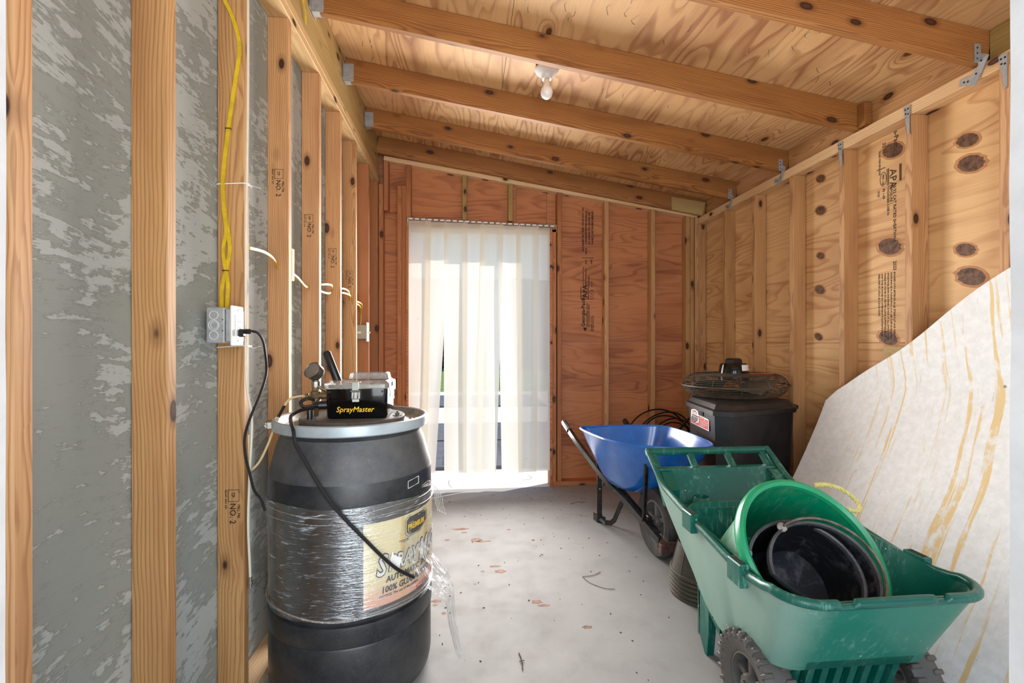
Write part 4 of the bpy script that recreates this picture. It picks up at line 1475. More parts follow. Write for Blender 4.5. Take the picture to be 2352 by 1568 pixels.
tube(bm, [(0.215 + (x - 0.215) * 1.12, 0.605 + (z - 0.605) * 1.16, 0) for x, z in hexo], 0.0010, 4, closed=True)
for v in bm.verts:
    v.co = bend(0.0008)(v.co)
done('badge_outline', bm, INK, lab, None, world=False)
lettering('badge_lettering', [('PREMIUM', 0.163, 0.592, 0.027)], YELLOWINK, lab, None, bold=0.03, bend=bend(0.0018, 0.85, 0.163))
bm = bmesh.new()
pts = [(0.088, 0.515), (0.098, 0.541), (0.103, 0.524), (0.134, 0.508), (0.123, 0.474), (0.092, 0.486)]
prism(bm, pts, 'z', 0.0, 0.0006)
for v in bm.verts:
    v.co = bend(0.0040)(v.co)
done('paper_scrap', bm, WHITEINK, lab, None, world=False)
# chalk rectangle on the shoulder edge
bm = bmesh.new()
tube(bm, [cyl(a, z, 0.2976) for a, z in ((-39, 0.737), (-39, 0.762), (-28, 0.768), (-28, 0.743))], 0.0012, 4, closed=True)
done('chalk_mark', bm, WHITEINK, drum)
# clear stretch film
bm = bmesh.new()
na, nz = 120, 34
rows = []
for j in range(nz + 1):
    t = j / nz
    row = []
    for i in range(na):
        a = 360.0 * i / na
        zlo = 0.342 + 0.006 * math.sin(R(a * 3)) + 0.008 * math.sin(R(a + 40))
        zhi = 0.700 + 0.012 * math.sin(R(a + 200)) + 0.004 * math.sin(R(a * 5))
        z = zlo + (zhi - zlo) * t
        rr = 0.2925 + 0.0065 * min(1, max(0, (z - 0.34) / 0.3)) + 0.0022
        rr += 0.0022 * abs(mnoise.noise(Vector((math.cos(R(a)) * 2.5, math.sin(R(a)) * 2.5, z * 70 + a * 0.02))))
        if LA0 - 4 < a - 360 < LA1 + 6 or a < LA1 + 6:
            rr = max(rr, 0.3022)
        row.append(bm.verts.new(cyl(a, z, rr)))
    rows.append(row)
for A, B in zip(rows, rows[1:]):
    for i in range(na):
        bm.faces.new((A[i], A[(i + 1) % na], B[(i + 1) % na], B[i]))
film = done('film_wrap', bm, FILM, drum, smooth=True)
for k in range(4):
    bm = bmesh.new()
    zz = [0.345, 0.353, 0.690, 0.664][k]
    pts = [cyl(a, zz + 0.006 * math.sin(R(a * 2 + 60 * k)) + 0.004 * math.sin(R(a * 5)), 0.3005 if k < 2 else 0.3035) for a in range(0, 360, 5)]
    tube(bm, pts, 0.0028 if k < 2 else 0.0016, 5, closed=True)
    done('film_roll', bm, FILM_TAIL, film, smooth=True)
# loose tail of the film
bm = bmesh.new()
edgeA = smoothpath([(-0.205, 1.688, 0.600), (-0.165, 1.715, 0.545), (-0.110, 1.715, 0.490), (-0.063, 1.705, 0.430), (-0.048, 1.70, 0.37), (-0.038, 1.70, 0.27), (-0.018, 1.70, 0.15), (0.0, 1.70, 0.115)], 5)
edgeB = smoothpath([(-0.225, 1.660, 0.52), (-0.195, 1.680, 0.455), (-0.150, 1.690, 0.40), (-0.102, 1.690, 0.362), (-0.075, 1.695, 0.33), (-0.062, 1.70, 0.25), (-0.040, 1.70, 0.15), (-0.028, 1.70, 0.125)], 5)
rows = []
for i, (p, q) in enumerate(zip(edgeA, edgeB)):
    row = []
    for k in range(9):
        s = k / 8
        c = p.lerp(q, s)
        c += Vector((0.004, -0.008, 0.002)) * math.sin(k * 1.7 + i * 0.4)
        row.append(bm.verts.new(c))
    rows.append(row)
for A, B in zip(rows, rows[1:]):
    for k in range(8):
        bm.faces.new((A[k], A[k + 1], B[k + 1], B[k]))
done('film_tail', bm, FILM_TAIL, film, smooth=True)
bm = bmesh.new()
for k in range(5):
    o_ = 0.007 * k
    tube(bm, smoothpath([(-0.172 + o_, 1.765 + o_ * 2, 0.715), (-0.142 + o_, 1.80, 0.735 - o_), (-0.122 + o_, 1.81, 0.70 - o_), (-0.118 + o_, 1.81, 0.655 - 0.4 * o_), (-0.108 + o_, 1.81, 0.62 - 0.5 * o_)], 5), 0.0022, 5)
done('film_tuft', bm, FILM_TAIL, film, smooth=True)
bm = bmesh.new()
for k in range(4):
    tube(bm, smoothpath([edgeA[i].lerp(edgeB[i], k / 3) + Vector((0.001 * k, -0.004, 0.0)) for i in range(4 + 3 * k, len(edgeA), 3)], 3), 0.0013, 4)
done('film_fold', bm, FILM_TAIL, film, smooth=True)

# ------------------------------------------------------------------ control box standing on the drum
cb = thing('pump_control_box', 'glossy black pump control box with yellow lettering standing on the drum lid', 'control box', (-0.40, 1.88, 0.972))
bm = bmesh.new()
Lc = []
for (z, dx) in ((0.9725, 0.006), (0.980, 0.002), (1.082, 0.0)):
    Lc.append([(x, y, z) for x, y in rrect(-0.515 + dx, -0.293 - dx, 1.79 + dx, 1.965 - dx, 0.018, 4)])
loft(bm, Lc)
done('box_body', bm, BLACKGLOSS, cb, smooth=True)
bm = bmesh.new()
Lc = []
for (z, dx) in ((1.0825, -0.006), (1.102, -0.006), (1.106, 0.0), (1.112, 0.006)):
    Lc.append([(x, y, z) for x, y in rrect(-0.515 + dx, -0.293 - dx, 1.79 + dx, 1.965 - dx, 0.020, 4)])
loft(bm, Lc)
cl = done('clear_lid', bm, CLEAR, cb, smooth=True)
bm = bmesh.new()
box(bm, -0.500, -0.300, 1.782, 1.7835, 1.086, 1.0985)
done('lid_gasket', bm, STEEL, cl)
bm = bmesh.new()
Lc = []
for (z, dx) in ((1.1125, 0.0), (1.133, 0.004), (1.137, 0.010)):
    Lc.append([(x, y, z) for x, y in rrect(-0.452 + dx, -0.302 - dx, 1.868 + dx, 1.955 - dx, 0.012, 3)])
loft(bm, Lc)
done('raised_window', bm, CLEAR, cb)
for (nm, M_) in (('front_latch', Matrix.Identity(4)), ('side_latch', Matrix.Translation((-0.292, 1.885, 0)) @ Matrix.Rotation(R(90), 4, 'Z') @ Matrix.Translation((0.405, -1.789, 0)))):
    bm = bmesh.new()
    box(bm, -0.417, -0.393, 1.776, 1.783, 1.078, 1.108, 0.001, M_)
    box(bm, -0.424, -0.386, 1.779, 1.784, 1.104, 1.110, 0.001, M_)
    box(bm, -0.420, -0.390, 1.7845, 1.7905, 1.046, 1.078, 0.001, M_)
    tube(bm, [M_ @ Vector(p) for p in ((-0.422, 1.779, 1.074), (-0.388, 1.779, 1.074))], 0.003, 8)
    for x in (-0.412, -0.398):
        tube(bm, [M_ @ Vector(p) for p in ((x, 1.781, 1.078), (x, 1.779, 1.058), (x, 1.781, 1.046))], 0.0022, 6)
    box(bm, -0.418, -0.392, 1.780, 1.788, 1.034, 1.047, 0.002, M_)
    done(nm, bm, CHROME, cb)
Mw = frame((-0.476, 1.7893, 0.998), (1, 0, 0), (0, 0, 1))
Mw.translation -= Vector((-0.40, 1.88, 0.972))
lt = lettering('lettering', [('SprayMaster', 0, 0, 0.0275)], YELLOWINK, cb, Mw, bold=0.007, shear=0.22)
sb_ = lt.data
xs_ = [v.co.x for v in sb_.vertices]
kk = 0.136 / (max(xs_) - min(xs_))
for v in sb_.vertices:
    v.co.x *= kk
for x in (-0.310, -0.498):
    bm = bmesh.new()
    tube(bm, [(x, 1.789, 1.072), (x, 1.786, 1.072)], 0.004, 8)
    done('screw', bm, BLACKP, cb)
# gauge
gg = bmesh.new()
Mg = Matrix.Translation((-0.575, 1.862, 1.142)) @ Matrix.Rotation(R(-28), 4, 'Z') @ Matrix.Rotation(R(58), 4, 'X')
lathe(gg, [(0, -0.018), (0.030, -0.018), (0.032, -0.014), (0.032, 0.010), (0.034, 0.012), (0.034, 0.016), (0.031, 0.018), (0.029, 0.014), (0, 0.014)], 32, Mg)
gauge = done('pressure_gauge', gg, STEEL, cb, smooth=True)
bm = bmesh.new()
lathe(bm, [(0, 0.0146), (0.0285, 0.0146), (0.0285, 0.0155), (0, 0.0155)], 28, Mg)
done('dial', bm, plain('dusty_dial', (92, 84, 76), 0.3, var=0.2, scale=30, dust=0.3), gauge)
bm = bmesh.new()
lathe(bm, [(0, 1.075), (0.010, 1.075), (0.010, 1.082), (0.016, 1.084), (0.016, 1.104), (0.010, 1.106), (0.010, 1.118), (0, 1.118)], 8, Matrix.Translation((-0.574, 1.872, 0)))
done('gauge_fitting', bm, STEEL, cb)
bm = bmesh.new()
lathe(bm, [(0, 0.974), (0.012, 0.974), (0.014, 1.03), (0.018, 1.034), (0.018, 1.066), (0.013, 1.070), (0.013, 1.080), (0, 1.080)], 10, Matrix.Translation((-0.574, 1.872, 0)))
tube(bm, [(-0.574, 1.872, 1.050), (-0.512, 1.872, 1.050)], 0.013, 10)
lathe(bm, [(0, 0), (0.027, 0), (0.029, 0.004), (0.029, 0.010), (0, 0.010)], 20, Matrix.Translation((-0.528, 1.872, 1.052)) @ Matrix.Rotation(R(90), 4, 'Y'))
tube(bm, [(-0.560, 1.862, 1.085), (-0.520, 1.862, 1.062)], 0.006, 8)
done('valve_body', bm, BRASS, cb)
bm = bmesh.new()
tube(bm, [(-0.585, 1.868, 1.050), (-0.604, 1.866, 1.050)], 0.006, 8)
tube(bm, [(-0.597, 1.867, 1.050), (-0.609, 1.866, 1.050)], 0.009, 6)
done('hose_barb', bm, BRASS, cb)
bm = bmesh.new()
tube(bm, [(-0.498, 1.900, 1.100), (-0.540, 1.90, 1.212), (-0.543, 1.90, 1.219)], [0.016, 0.0155, 0.010], 16)
done('lever_handle', bm, BLACKP, cb, smooth=True)
bm = bmesh.new()
tube(bm, [(-0.516, 1.822, 1.020), (-0.545, 1.816, 1.020)], 0.016, 12)
tube(bm, [(-0.545, 1.816, 1.020), (-0.562, 1.812, 1.021)], [0.011, 0.008], 12)
done('cord_grip', bm, BLACKP, cb, smooth=True)
bm = bmesh.new()
for x in (-0.575, -0.562):
    box(bm, x - 0.004, x + 0.004, 1.79, 1.80, 0.972, 1.005)
done('bracket', bm, BLACKP, cb)

hs = thing('black_hose', 'thin black hose looping from the control box down the drum front', 'hose', (-0.56, 1.62, 0.98))
bm = bmesh.new()
hp = [(-0.556, 1.812, 1.021), (-0.590, 1.795, 1.018), (-0.604, 1.800, 1.034), (-0.585, 1.815, 1.046), (-0.555, 1.815, 1.040)]
tube(bm, smoothpath(hp, 8), 0.0062, 8)
hp = [(-0.556, 1.80, 1.013), (-0.585, 1.76, 1.012), (-0.600, 1.70, 1.002), (-0.588, 1.655, 0.991), (-0.570, 1.615, 0.984), (-0.555, 1.588, 0.965), (-0.546, 1.580, 0.925), (-0.514, 1.576, 0.870), (-0.482, 1.572, 0.815), (-0.436, 1.570, 0.742), (-0.382, 1.573, 0.675), (-0.330, 1.585, 0.611), (-0.278, 1.609, 0.541), (-0.233, 1.645, 0.480), (-0.186, 1.690, 0.430)]
tube(bm, smoothpath(hp, 8), 0.0060, 8)
done('hose_run', bm, BLACKCORD, hs, smooth=True)
ctube = thing('clear_tube', 'clear yellowish tube running from the brass fitting to the left wall', 'tube', (-0.61, 1.866, 1.05))
bm = bmesh.new()
tp = [(-0.604, 1.866, 1.050), (-0.640, 1.858, 1.048), (-0.665, 1.85, 1.036), (-0.682, 1.83, 1.00), (-0.694, 1.80, 0.950), (-0.704, 1.77, 0.895), (-0.716, 1.735, 0.845), (-0.728, 1.712, 0.822), (-0.736, 1.70, 0.818), (-0.7375, 1.695, 0.835), (-0.7375, 1.692, 0.88), (-0.737, 1.689, 0.94)]
tube(bm, smoothpath(tp, 8), 0.0042, 8)
done('tube_run', bm, plain('amber_tube', (222, 196, 150), 0.25, var=0.05), ctube, smooth=True)
bm = bmesh.new()
tube(bm, [(-0.676, 1.841, 1.016), (-0.688, 1.815, 0.979)], 0.0062, 8)
done('tube_collar', bm, BLACKP, ctube)

# ------------------------------------------------------------------ wheels
def wheel_parts(root, c, axis, rt, wt, mat_t, mat_h, lugs=0, spokes=6, hubr=0.6):
    M = frame(c, (0, 0, 1), Vector(axis).cross(Vector((0, 0, 1))) * -1)
    # local z = axis
    zax = Vector(axis).normalized()
    xax = Vector((0, 0, 1)).cross(zax).normalized()
    yax = zax.cross(xax)
    M = Matrix((xax, yax, zax)).transposed().to_4x4()
    M.translation = Vector(c)
    b = bmesh.new()
    h = wt / 2
    ri = rt * hubr
    lathe(b, [(ri, -h * 0.75), (rt * 0.80, -h * 0.98), (rt * 0.93, -h), (rt * 0.985, -h * 0.75), (rt, -h * 0.3), (rt, h * 0.3), (rt * 0.985, h * 0.75), (rt * 0.93, h), (rt * 0.80, h * 0.98), (ri, h * 0.75), (ri, -h * 0.75)], 56, M)
    for k in range(lugs):
        for s in (-1, 1):
            a = 2 * math.pi * (k + (0.5 if s > 0 else 0)) / lugs
            Mk = M @ Matrix.Rotation(a, 4, 'Z')
            box(b, rt * 0.84, rt * 1.03, -rt * 0.048, rt * 0.048, s * h * 0.35 if s > 0 else -h * 1.06, h * 1.06 if s > 0 else -h * 0.35, 0.003, Mk)
    t = done('tyre', b, mat_t, root, smooth=True)
    b = bmesh.new()
    lathe(b, [(ri * 1.01, -h * 0.70), (ri * 1.01, h * 0.70), (ri * 0.90, h * 0.74), (ri * 0.86, h * 0.35), (ri * 0.86, -h * 0.35), (ri * 0.90, -h * 0.74), (ri * 1.01, -h * 0.70)], 48, M)
    lathe(b, [(0, -h * 0.85), (ri * 0.26, -h * 0.85), (ri * 0.30, -h * 0.6), (ri * 0.30, h * 0.6), (ri * 0.26, h * 0.85), (0, h * 0.85)], 20, M)
    for k in range(spokes):
        Mk = M @ Matrix.Rotation(2 * math.pi * k / spokes + 0.2, 4, 'Z')
        box(b, ri * 0.2, ri * 0.92, -ri * 0.11, ri * 0.11, -h * 0.45, h * 0.45, 0.004, Mk)
    hb = done('hub', b, mat_h, root, smooth=True)
    b = bmesh.new()
    lathe(b, [(0, -h * 1.05), (ri * 0.12, -h * 1.05), (ri * 0.12, h * 1.05), (0, h * 1.05)], 12, M)
    done('axle', b, STEEL, hb)
    return t


# ------------------------------------------------------------------ blue wheelbarrow
wbw = thing('wheelbarrow', 'blue steel wheelbarrow with black frame standing against the back wall', 'wheelbarrow', (1.10, 2.95, 0))
rimc = [(0.764, 3.12), (0.800, 2.80), (0.868, 2.62), (1.016, 2.510), (1.238, 2.455), (1.355, 2.515), (1.392, 2.76), (1.352, 3.08), (1.22, 3.165), (0.90, 3.17)]
rim2 = smoothpath([(x, y, 0) for x, y in rimc], 8, closed=True)
zr = 0.682
cx_, cy_ = 1.075, 3.00


def scal(k, z, off=0.0, ky=None):
    out = []
    for p in rim2:
        d = Vector((p.x - cx_, p.y - cy_, 0))
        n = d.normalized()
        kyy = k if ky is None else ky
        out.append((cx_ + d.x * k + n.x * off, cy_ + d.y * kyy + n.y * off, z))
    return out


bm = bmesh.new()
loft(bm, [scal(0.40, 0.340, -0.004, 0.36), scal(0.50, 0.352, -0.004, 0.44), scal(0.60, 0.40, -0.004, 0.55), scal(0.90, 0.60, -0.004, 0.90), scal(1.0, zr, -0.004), scal(1.0, zr, 0.0), scal(0.90, 0.60, 0, 0.90), scal(0.60, 0.397, 0, 0.55), scal(0.50, 0.348, 0, 0.44), scal(0.40, 0.335, 0, 0.36)])
tray = done('tray', bm, BLUE, wbw, smooth=True)
bm = bmesh.new()
tube(bm, scal(1.0, zr, 0.004), 0.0085, 8, closed=True)
done('rolled_rim', bm, BLUE, tray, smooth=True)
for (pts, g0) in (([(0.780, 3.78, 0.613), (0.83, 3.50, 0.500), (0.935, 3.05, 0.318), (0.985, 2.85, 0.270), (1.052, 2.50, 0.170)], 0), ([(1.294, 3.80, 0.613), (1.30, 3.50, 0.505), (1.285, 3.05, 0.318), (1.262, 2.85, 0.270), (1.212, 2.50, 0.170)], 1)):
    bm = bmesh.new()
    tube(bm, pts, 0, flat=(0.026, 0.038))
    hd = done('handle', bm, BLACKPAINT, wbw)
    a, b = Vector(pts[0]), Vector(pts[1])
    d = (b - a).normalized()
    bm = bmesh.new()
    tube(bm, [a - d * 0.01, a, a + d * 0.10, a + d * 0.13], [0.014, 0.020, 0.0215, 0.023], 12)
    done('grip', bm, plain('grey_grip', (96, 94, 92), 0.5, var=0.15, dust=0.2) if not g0 else BLACKP, hd, smooth=True)
for sx in (0, 1):
    X = (lambda x: x) if not sx else (lambda x: 2.21 - x)
    bm = bmesh.new()
    path = [(X(0.905), 3.19, 0.43), (X(0.912), 3.20, 0.36), (X(0.918), 3.225, 0.07), (X(0.925), 3.225, 0.035), (X(0.955), 3.205, 0.012), (X(0.985), 3.185, 0.014), (X(1.005), 3.165, 0.040), (X(1.045), 3.09, 0.215), (X(1.050), 3.07, 0.235)] if not sx else [(X(0.905), 3.19, 0.43), (X(0.918), 3.225, 0.07), (X(0.925), 3.225, 0.035), (X(0.955), 3.205, 0.012), (X(0.985), 3.185, 0.014), (X(1.005), 3.165, 0.040), (X(1.045), 3.09, 0.215), (X(1.050), 3.07, 0.235)]
    tube(bm, path, 0, flat=(0.034, 0.008), up=(0, 1, 0))
    lg = done('leg', bm, BLACKPAINT, wbw)
    bm = bmesh.new()
    prism(bm, [(X(0.905), 3.24), (X(0.955), 3.20), (X(0.895), 3.30)], 'z', 0.002, 0.05)
    done('foot', bm, BLACKPAINT, lg)
    for z in (0.40, 0.33, 0.25):
        bm = bmesh.new()
        lathe(bm, [(0, 0), (0.008, 0), (0.006, 0.004), (0, 0.005)], 10, Matrix.Translation((X(0.909 + (0.4 - z) * 0.02), 3.176 + (0.4 - z) * 0.06, z)) @ Matrix.Rotation(R(90), 4, 'X'))
        done('bolt', bm, STEEL, lg)
    bm = bmesh.new()
    br = [(X(1.030), 2.64, 0.585), (X(1.012), 2.610, 0.575), (X(1.012), 2.60, 0.55), (X(1.018), 2.65, 0.262), (X(1.018), 2.66, 0.225)]
    tube(bm, br, 0, flat=(0.030, 0.010), up=(0, 1, 0))
    done('front_brace', bm, BLACKPAINT, wbw)
    bm = bmesh.new()
    tube(bm, [(X(0.990), 3.00, 0.315), (X(1.040), 2.72, 0.235), (X(1.060), 2.54, 0.20)], 0, flat=(0.028, 0.008), up=(0, 0, 1))
    done('axle_strut', bm, BLACKPAINT, wbw)
bm = bmesh.new()
box(bm, 0.915, 1.295, 3.13, 3.155, 0.290, 0.330, 0.002)
done('cross_brace', bm, BLACKPAINT, wbw)
bm = bmesh.new()
tube(bm, [(1.035, 2.695, 0.205), (1.225, 2.715, 0.205)], 0.009, 10)
box(bm, 1.045, 1.072, 2.66, 2.73, 0.185, 0.245, 0.003)
box(bm, 1.192, 1.215, 2.66, 2.74, 0.185, 0.245, 0.003)
done('axle_bracket', bm, BLACKPAINT, wbw)
bm = bmesh.new()
tube(bm, [(1.045, 2.50, 0.165), (1.070, 2.475, 0.150), (1.13, 2.465, 0.150), (1.19, 2.475, 0.150), (1.215, 2.50, 0.165)], 0, flat=(0.010, 0.055), up=(0, 0, 1))
box(bm, 1.040, 1.075, 2.46, 2.50, 0.115, 0.165, 0.004)
done('nose_guard', bm, RUST, wbw)
wheel_parts(wbw, (1.130, 2.706, 0.200), (1, 0.10, 0), 0.200, 0.085, TYRE, plain('grey_rim_plastic', (112, 110, 108), 0.4, var=0.15), 0, 5, 0.62)

# ------------------------------------------------------------------ bin, fan, coil
bin_ = thing('storage_bin', 'large black plastic lidded bin with a red sticker in the back corner', 'bin', (1.72, 2.88, 0))
BC = Vector((1.735, 2.88, 0))
BPL = [(1.500, 2.545), (1.965, 2.695), (2.012, 2.750), (1.990, 3.150), (1.930, 3.210), (1.530, 3.120), (1.475, 3.050), (1.418, 2.610)]
fdir = Vector((0.43, 0.145, 0)).normalized()
Mb = frame((1.418, 2.517, 0), fdir, (-fdir.y, fdir.x, 0))
ldir = Vector((1.475 - 1.418, 3.05 - 2.61, 0)).normalized()


def bloop(k, z):
    return [BC + (Vector((x, y, 0)) - BC) * k + Vector((0, 0, z)) for x, y in BPL]


bm = bmesh.new()
loft(bm, [bloop(0.84, 0.0), bloop(0.985, 0.825), bloop(0.985, 0.835)])
bdy = done('body', bm, BINP, bin_)
bm = bmesh.new()
box(bm, 0.19, 0.46, 0.016, 0.05, 0.30, 0.62, 0.02, Mb)
done('front_panel', bm, BINP, bdy)
bm = bmesh.new()
loft(bm, [bloop(1.02, 0.832), bloop(1.045, 0.834), bloop(1.045, 0.860), bloop(0.99, 0.868), bloop(0.94, 0.894), bloop(0.88, 0.903), bloop(0.6, 0.906)])
ld = done('lid', bm, BINP, bin_)
bm = bmesh.new()
tube(bm, [Mb @ Vector(p) for p in ((0.57, 0.05, 0.853), (0.675, 0.06, 0.853), (0.705, 0.11, 0.853), (0.700, 0.16, 0.853), (0.62, 0.22, 0.853))], 0, flat=(0.05, 0.022), up=(0, 0, 1))
prism(bm, [(0.585, 0.72), (0.665, 0.842), (0.585, 0.842)], 'y', 0.085, 0.11)
for v in bm.verts[-6:]:
    v.co = Mb @ v.co
done('handle', bm, BINP, bin_)
bm = bmesh.new()
Mq = frame((1.437, 2.80, 0), -ldir, (ldir.y, -ldir.x, 0))
box(bm, -0.02, 0.02, 0.004, 0.03, 0.805, 0.862, 0.003, Mq)
done('lid_clip', bm, BLACKP, ld)
# sticker on the left face
Ms = frame((1.4755, 3.0, 0.722), -ldir, (0.012, 0, 1)) @ Matrix.Diagonal((1.15, 0.60, 1, 1))
Ms.translation -= Vector((1.72, 2.88, 0))
Ms.translation += Vector((-0.0050, 0, 0))
bm = bmesh.new()
prism(bm, [(0.0, 0.01), (0.27, 0.01), (0.27, 0.115), (0.255, 0.125), (0.12, 0.128), (0.11, 0.165), (0.06, 0.175), (0.01, 0.160), (0.0, 0.14)], 'z', 0.0, 0.001)
stk = done('sticker', bm, WHITEINK, bin_, Ms, world=False)
stk['label'] = 'white edged red sticker with a shield'
bm = bmesh.new()
prism(bm, [(0.125, 0.018), (0.263, 0.018), (0.263, 0.112), (0.125, 0.120)], 'z', 0.001, 0.0016)
prism(bm, [(0.006, 0.016), (0.122, 0.016), (0.122, 0.05), (0.062, 0.022), (0.012, 0.075), (0.006, 0.075)], 'z', 0.001, 0.0016)
tube(bm, [(0.062 + 0.032 * math.cos(t), 0.140 + 0.016 * math.sin(t), 0.0012) for t in an], 0.0022, 4, closed=True)
prism(bm, [(0.062 + 0.024 * math.cos(t), 0.148 + 0.006 * math.sin(t)) for t in an], 'z', 0.001, 0.0017)
done('red_print', bm, REDINK, stk, world=False)
bm = bmesh.new()
prism(bm, [(0.014, 0.092), (0.112, 0.092), (0.106, 0.058), (0.062, 0.026), (0.020, 0.058)], 'z', 0.001, 0.0017)
done('navy_shield', bm, NAVYINK, stk, world=False)
lettering('sticker_lettering', [('ROUGHNECK', 0.020, 0.100, 0.018)], INK, stk, Matrix.Translation((0, 0, 0.0018)), bold=0.01)
o = lettering('sticker_small_print', [('WHEELED TOTE', 0.030, 0.078, 0.010), ('SNAP TIGHT LID', 0.028, 0.066, 0.010), ('MADE TO LAST', 0.036, 0.052, 0.010), ('LIFETIME', 0.046, 0.042, 0.007), ('45', 0.20, 0.095, 0.022), ('GALLON', 0.135, 0.100, 0.012), ('STURDY LID STAYS ON TIGHT', 0.150, 0.082, 0.0078), ('RESISTS DENTS AND CRACKS', 0.150, 0.072, 0.0078), ('WHEELS FOR EASY MOVING', 0.150, 0.060, 0.0078), ('STAYS TOUGH IN THE COLD', 0.150, 0.050, 0.0078), ('WEATHER RESISTANT', 0.150, 0.038, 0.0078), ('MADE IN USA', 0.150, 0.026, 0.0078)], WHITEINK, stk, Matrix.Translation((0, 0, 0.0021)))
o['kind'] = 'stuff'

FX, FY, FZ = 1.735, 2.945, 0.982
fan = thing('floor_fan', 'dusty black drum fan head lying flat on the black bin', 'fan', (FX, FY, 0.906))
TF = Matrix.Translation((FX, FY, FZ)) @ Matrix.Rotation(R(-1.0), 4, 'Y')


def circ(r, z, n=56):
    return [TF @ Vector((r * math.cos(2 * math.pi * k / n), r * math.sin(2 * math.pi * k / n), z)) for k in range(n)]


def guard(name, sgn):
    b = bmesh.new()
    prof = [(0.318, 0.004), (0.312, 0.016), (0.306, 0.028), (0.299, 0.038), (0.290, 0.048), (0.279, 0.056), (0.266, 0.063), (0.250, 0.067)]
    for r_, z_ in prof:
        tube(b, circ(r_, sgn * z_), 0.0021, 4, closed=True)
    for i in range(11):
        tube(b, circ(0.235 - 0.014 * i, sgn * (0.069 + 0.0005 * i)), 0.0015, 4, closed=True)
    for k in range(12):
        a = 2 * math.pi * k / 12 + 0.13
        tube(b, [TF @ Vector((r_ * math.cos(a), r_ * math.sin(a), sgn * z_)) for r_, z_ in prof + [(0.16, 0.071), (0.09, 0.072)]], 0.0024, 4)
    tube(b, circ(0.092, sgn * 0.073), 0.003, 4, closed=True)
    return done(name, b, WIRE, fan)


guard('upper_guard', 1)
guard('lower_guard', -1)
bm = bmesh.new()
tube(bm, circ(0.322, 0.0), 0.0045, 6, closed=True)
done('guard_ring', bm, WIRE, fan)
bm = bmesh.new()
lathe(bm, [(0, 0.030), (0.092, 0.030), (0.096, 0.055), (0.090, 0.085), (0.084, 0.130), (0.076, 0.138), (0, 0.140)], 32, TF)
mot = done('motor_housing', bm, BLACKGLOSS, fan, smooth=True)
bm = bmesh.new()
lathe(bm, [(0, 0.139), (0.060, 0.139), (0.056, 0.162), (0.040, 0.170), (0, 0.170)], 6, TF)
done('motor_cap', bm, BLACKP, mot)
bm = bmesh.new()
for k in range(6):
    a = -0.62 + 0.06 * k
    pass
pts = []
n6 = 6
A_, B_ = [], []
for k in range(n6 + 1):
    a = R(-78 + 44 * k / n6 - 10)
    A_.append(bm.verts.new(TF @ Vector((0.0915 * math.cos(a), 0.0915 * math.sin(a), 0.092))))
    B_.append(bm.verts.new(TF @ Vector((0.0868 * math.cos(a), 0.0868 * math.sin(a), 0.130))))
for k in range(n6):
    bm.faces.new((A_[k], A_[k + 1], B_[k + 1], B_[k]))
done('rating_sticker', bm, WHITEINK, mot)
bm = bmesh.new()
prism(bm, [(FX + 0.03, FY - 0.13), (FX + 0.16, FY - 0.17), (FX + 0.21, FY - 0.09), (FX + 0.08, FY - 0.04)], 'z', FZ + 0.0755, FZ + 0.077)
done('warning_sticker', bm, ORANGE, fan)
for k in range(3):
    bm = bmesh.new()
    Mk = TF @ Matrix.Rotation(2 * math.pi * k / 3 + 0.9, 4, 'Z')
    rows = []
    for i in range(7):
        t = i / 6
        r_ = 0.06 + 0.20 * t
        wv = 0.05 + 0.05 * t
        tw = R(32 - 10 * t)
        rows.append([bm.verts.new(Mk @ Vector((r_, s * wv * math.cos(tw), s * wv * math.sin(tw) + th))) for s, th in ((-1, 0.001), (1, 0.001), (1, -0.001), (-1, -0.001))])
    for A, B in zip(rows, rows[1:]):
        for q in range(4):
            bm.faces.new((A[q], A[(q + 1) % 4], B[(q + 1) % 4], B[q]))
    bm.faces.new(rows[0]); bm.faces.new(rows[-1][::-1])
    done('blade', bm, BLADE, fan)

coil = thing('coiled_hose', 'loose coil of black hose standing against the back wall behind the wheelbarrow', 'hose', (1.66, 3.95, 0))
bm = bmesh.new()
for k in range(5):
    rx, rz = 0.30 - 0.02 * k, 0.335 - 0.012 * k
    cxk, czk = 1.655 + 0.02 * k, rz + 0.012
    pts = []
    for i in range(48):
        t = 2 * math.pi * i / 48
        pts.append((cxk + (rx) * math.cos(t), 3.99 - 0.03 * k - 0.04 * math.sin(t) + 0.10 * (1 - math.sin(t)) * -0.3 + 0.012 * math.sin(3 * t + k), czk + rz * math.sin(t) + (0.05 * math.cos(t) if k % 2 else -0.02 * math.cos(t)) * (1 if math.sin(t) > 0 else 0)))
    tube(bm, pts, 0.0065, 6, closed=True)
done('hose_loops', bm, BLACKCORD, coil, smooth=True)
bm = bmesh.new()
for k in range(3):
    tube(bm, [(1.70 + 0.02 * k, 3.86 - 0.01 * k, 0.42 + 0.03 * k), (1.86 + 0.01 * k, 3.84, 0.61 + 0.01 * k)], 0.010, 6)
done('hose_bundle', bm, BLACKCORD, coil, smooth=True)

# ------------------------------------------------------------------ green cart
cart = thing('garden_cart', 'large dark green plastic garden cart with buckets in its tub', 'cart', (1.165, 1.55, 0))


def zrim(y):
    K = [(1.15, 0.552), (1.26, 0.548), (1.36, 0.533), (1.46, 0.529), (1.60, 0.548), (1.77, 0.572), (1.92, 0.598), (2.04, 0.621), (2.22, 0.738)]
    for (a, za), (b, zb) in zip(K, K[1:]):
        if y <= b:
            t = max(0.0, (y - a) / (b - a))
            return za + (zb - za) * t
    return K[-1][1]


def cl_(x0, x1, y0, y1, r, z=None):
    return [(x, y, z if z is not None else zrim(y) - 0.003) for x, y in rrect(x0, x1, y0, y1, r, 8)]


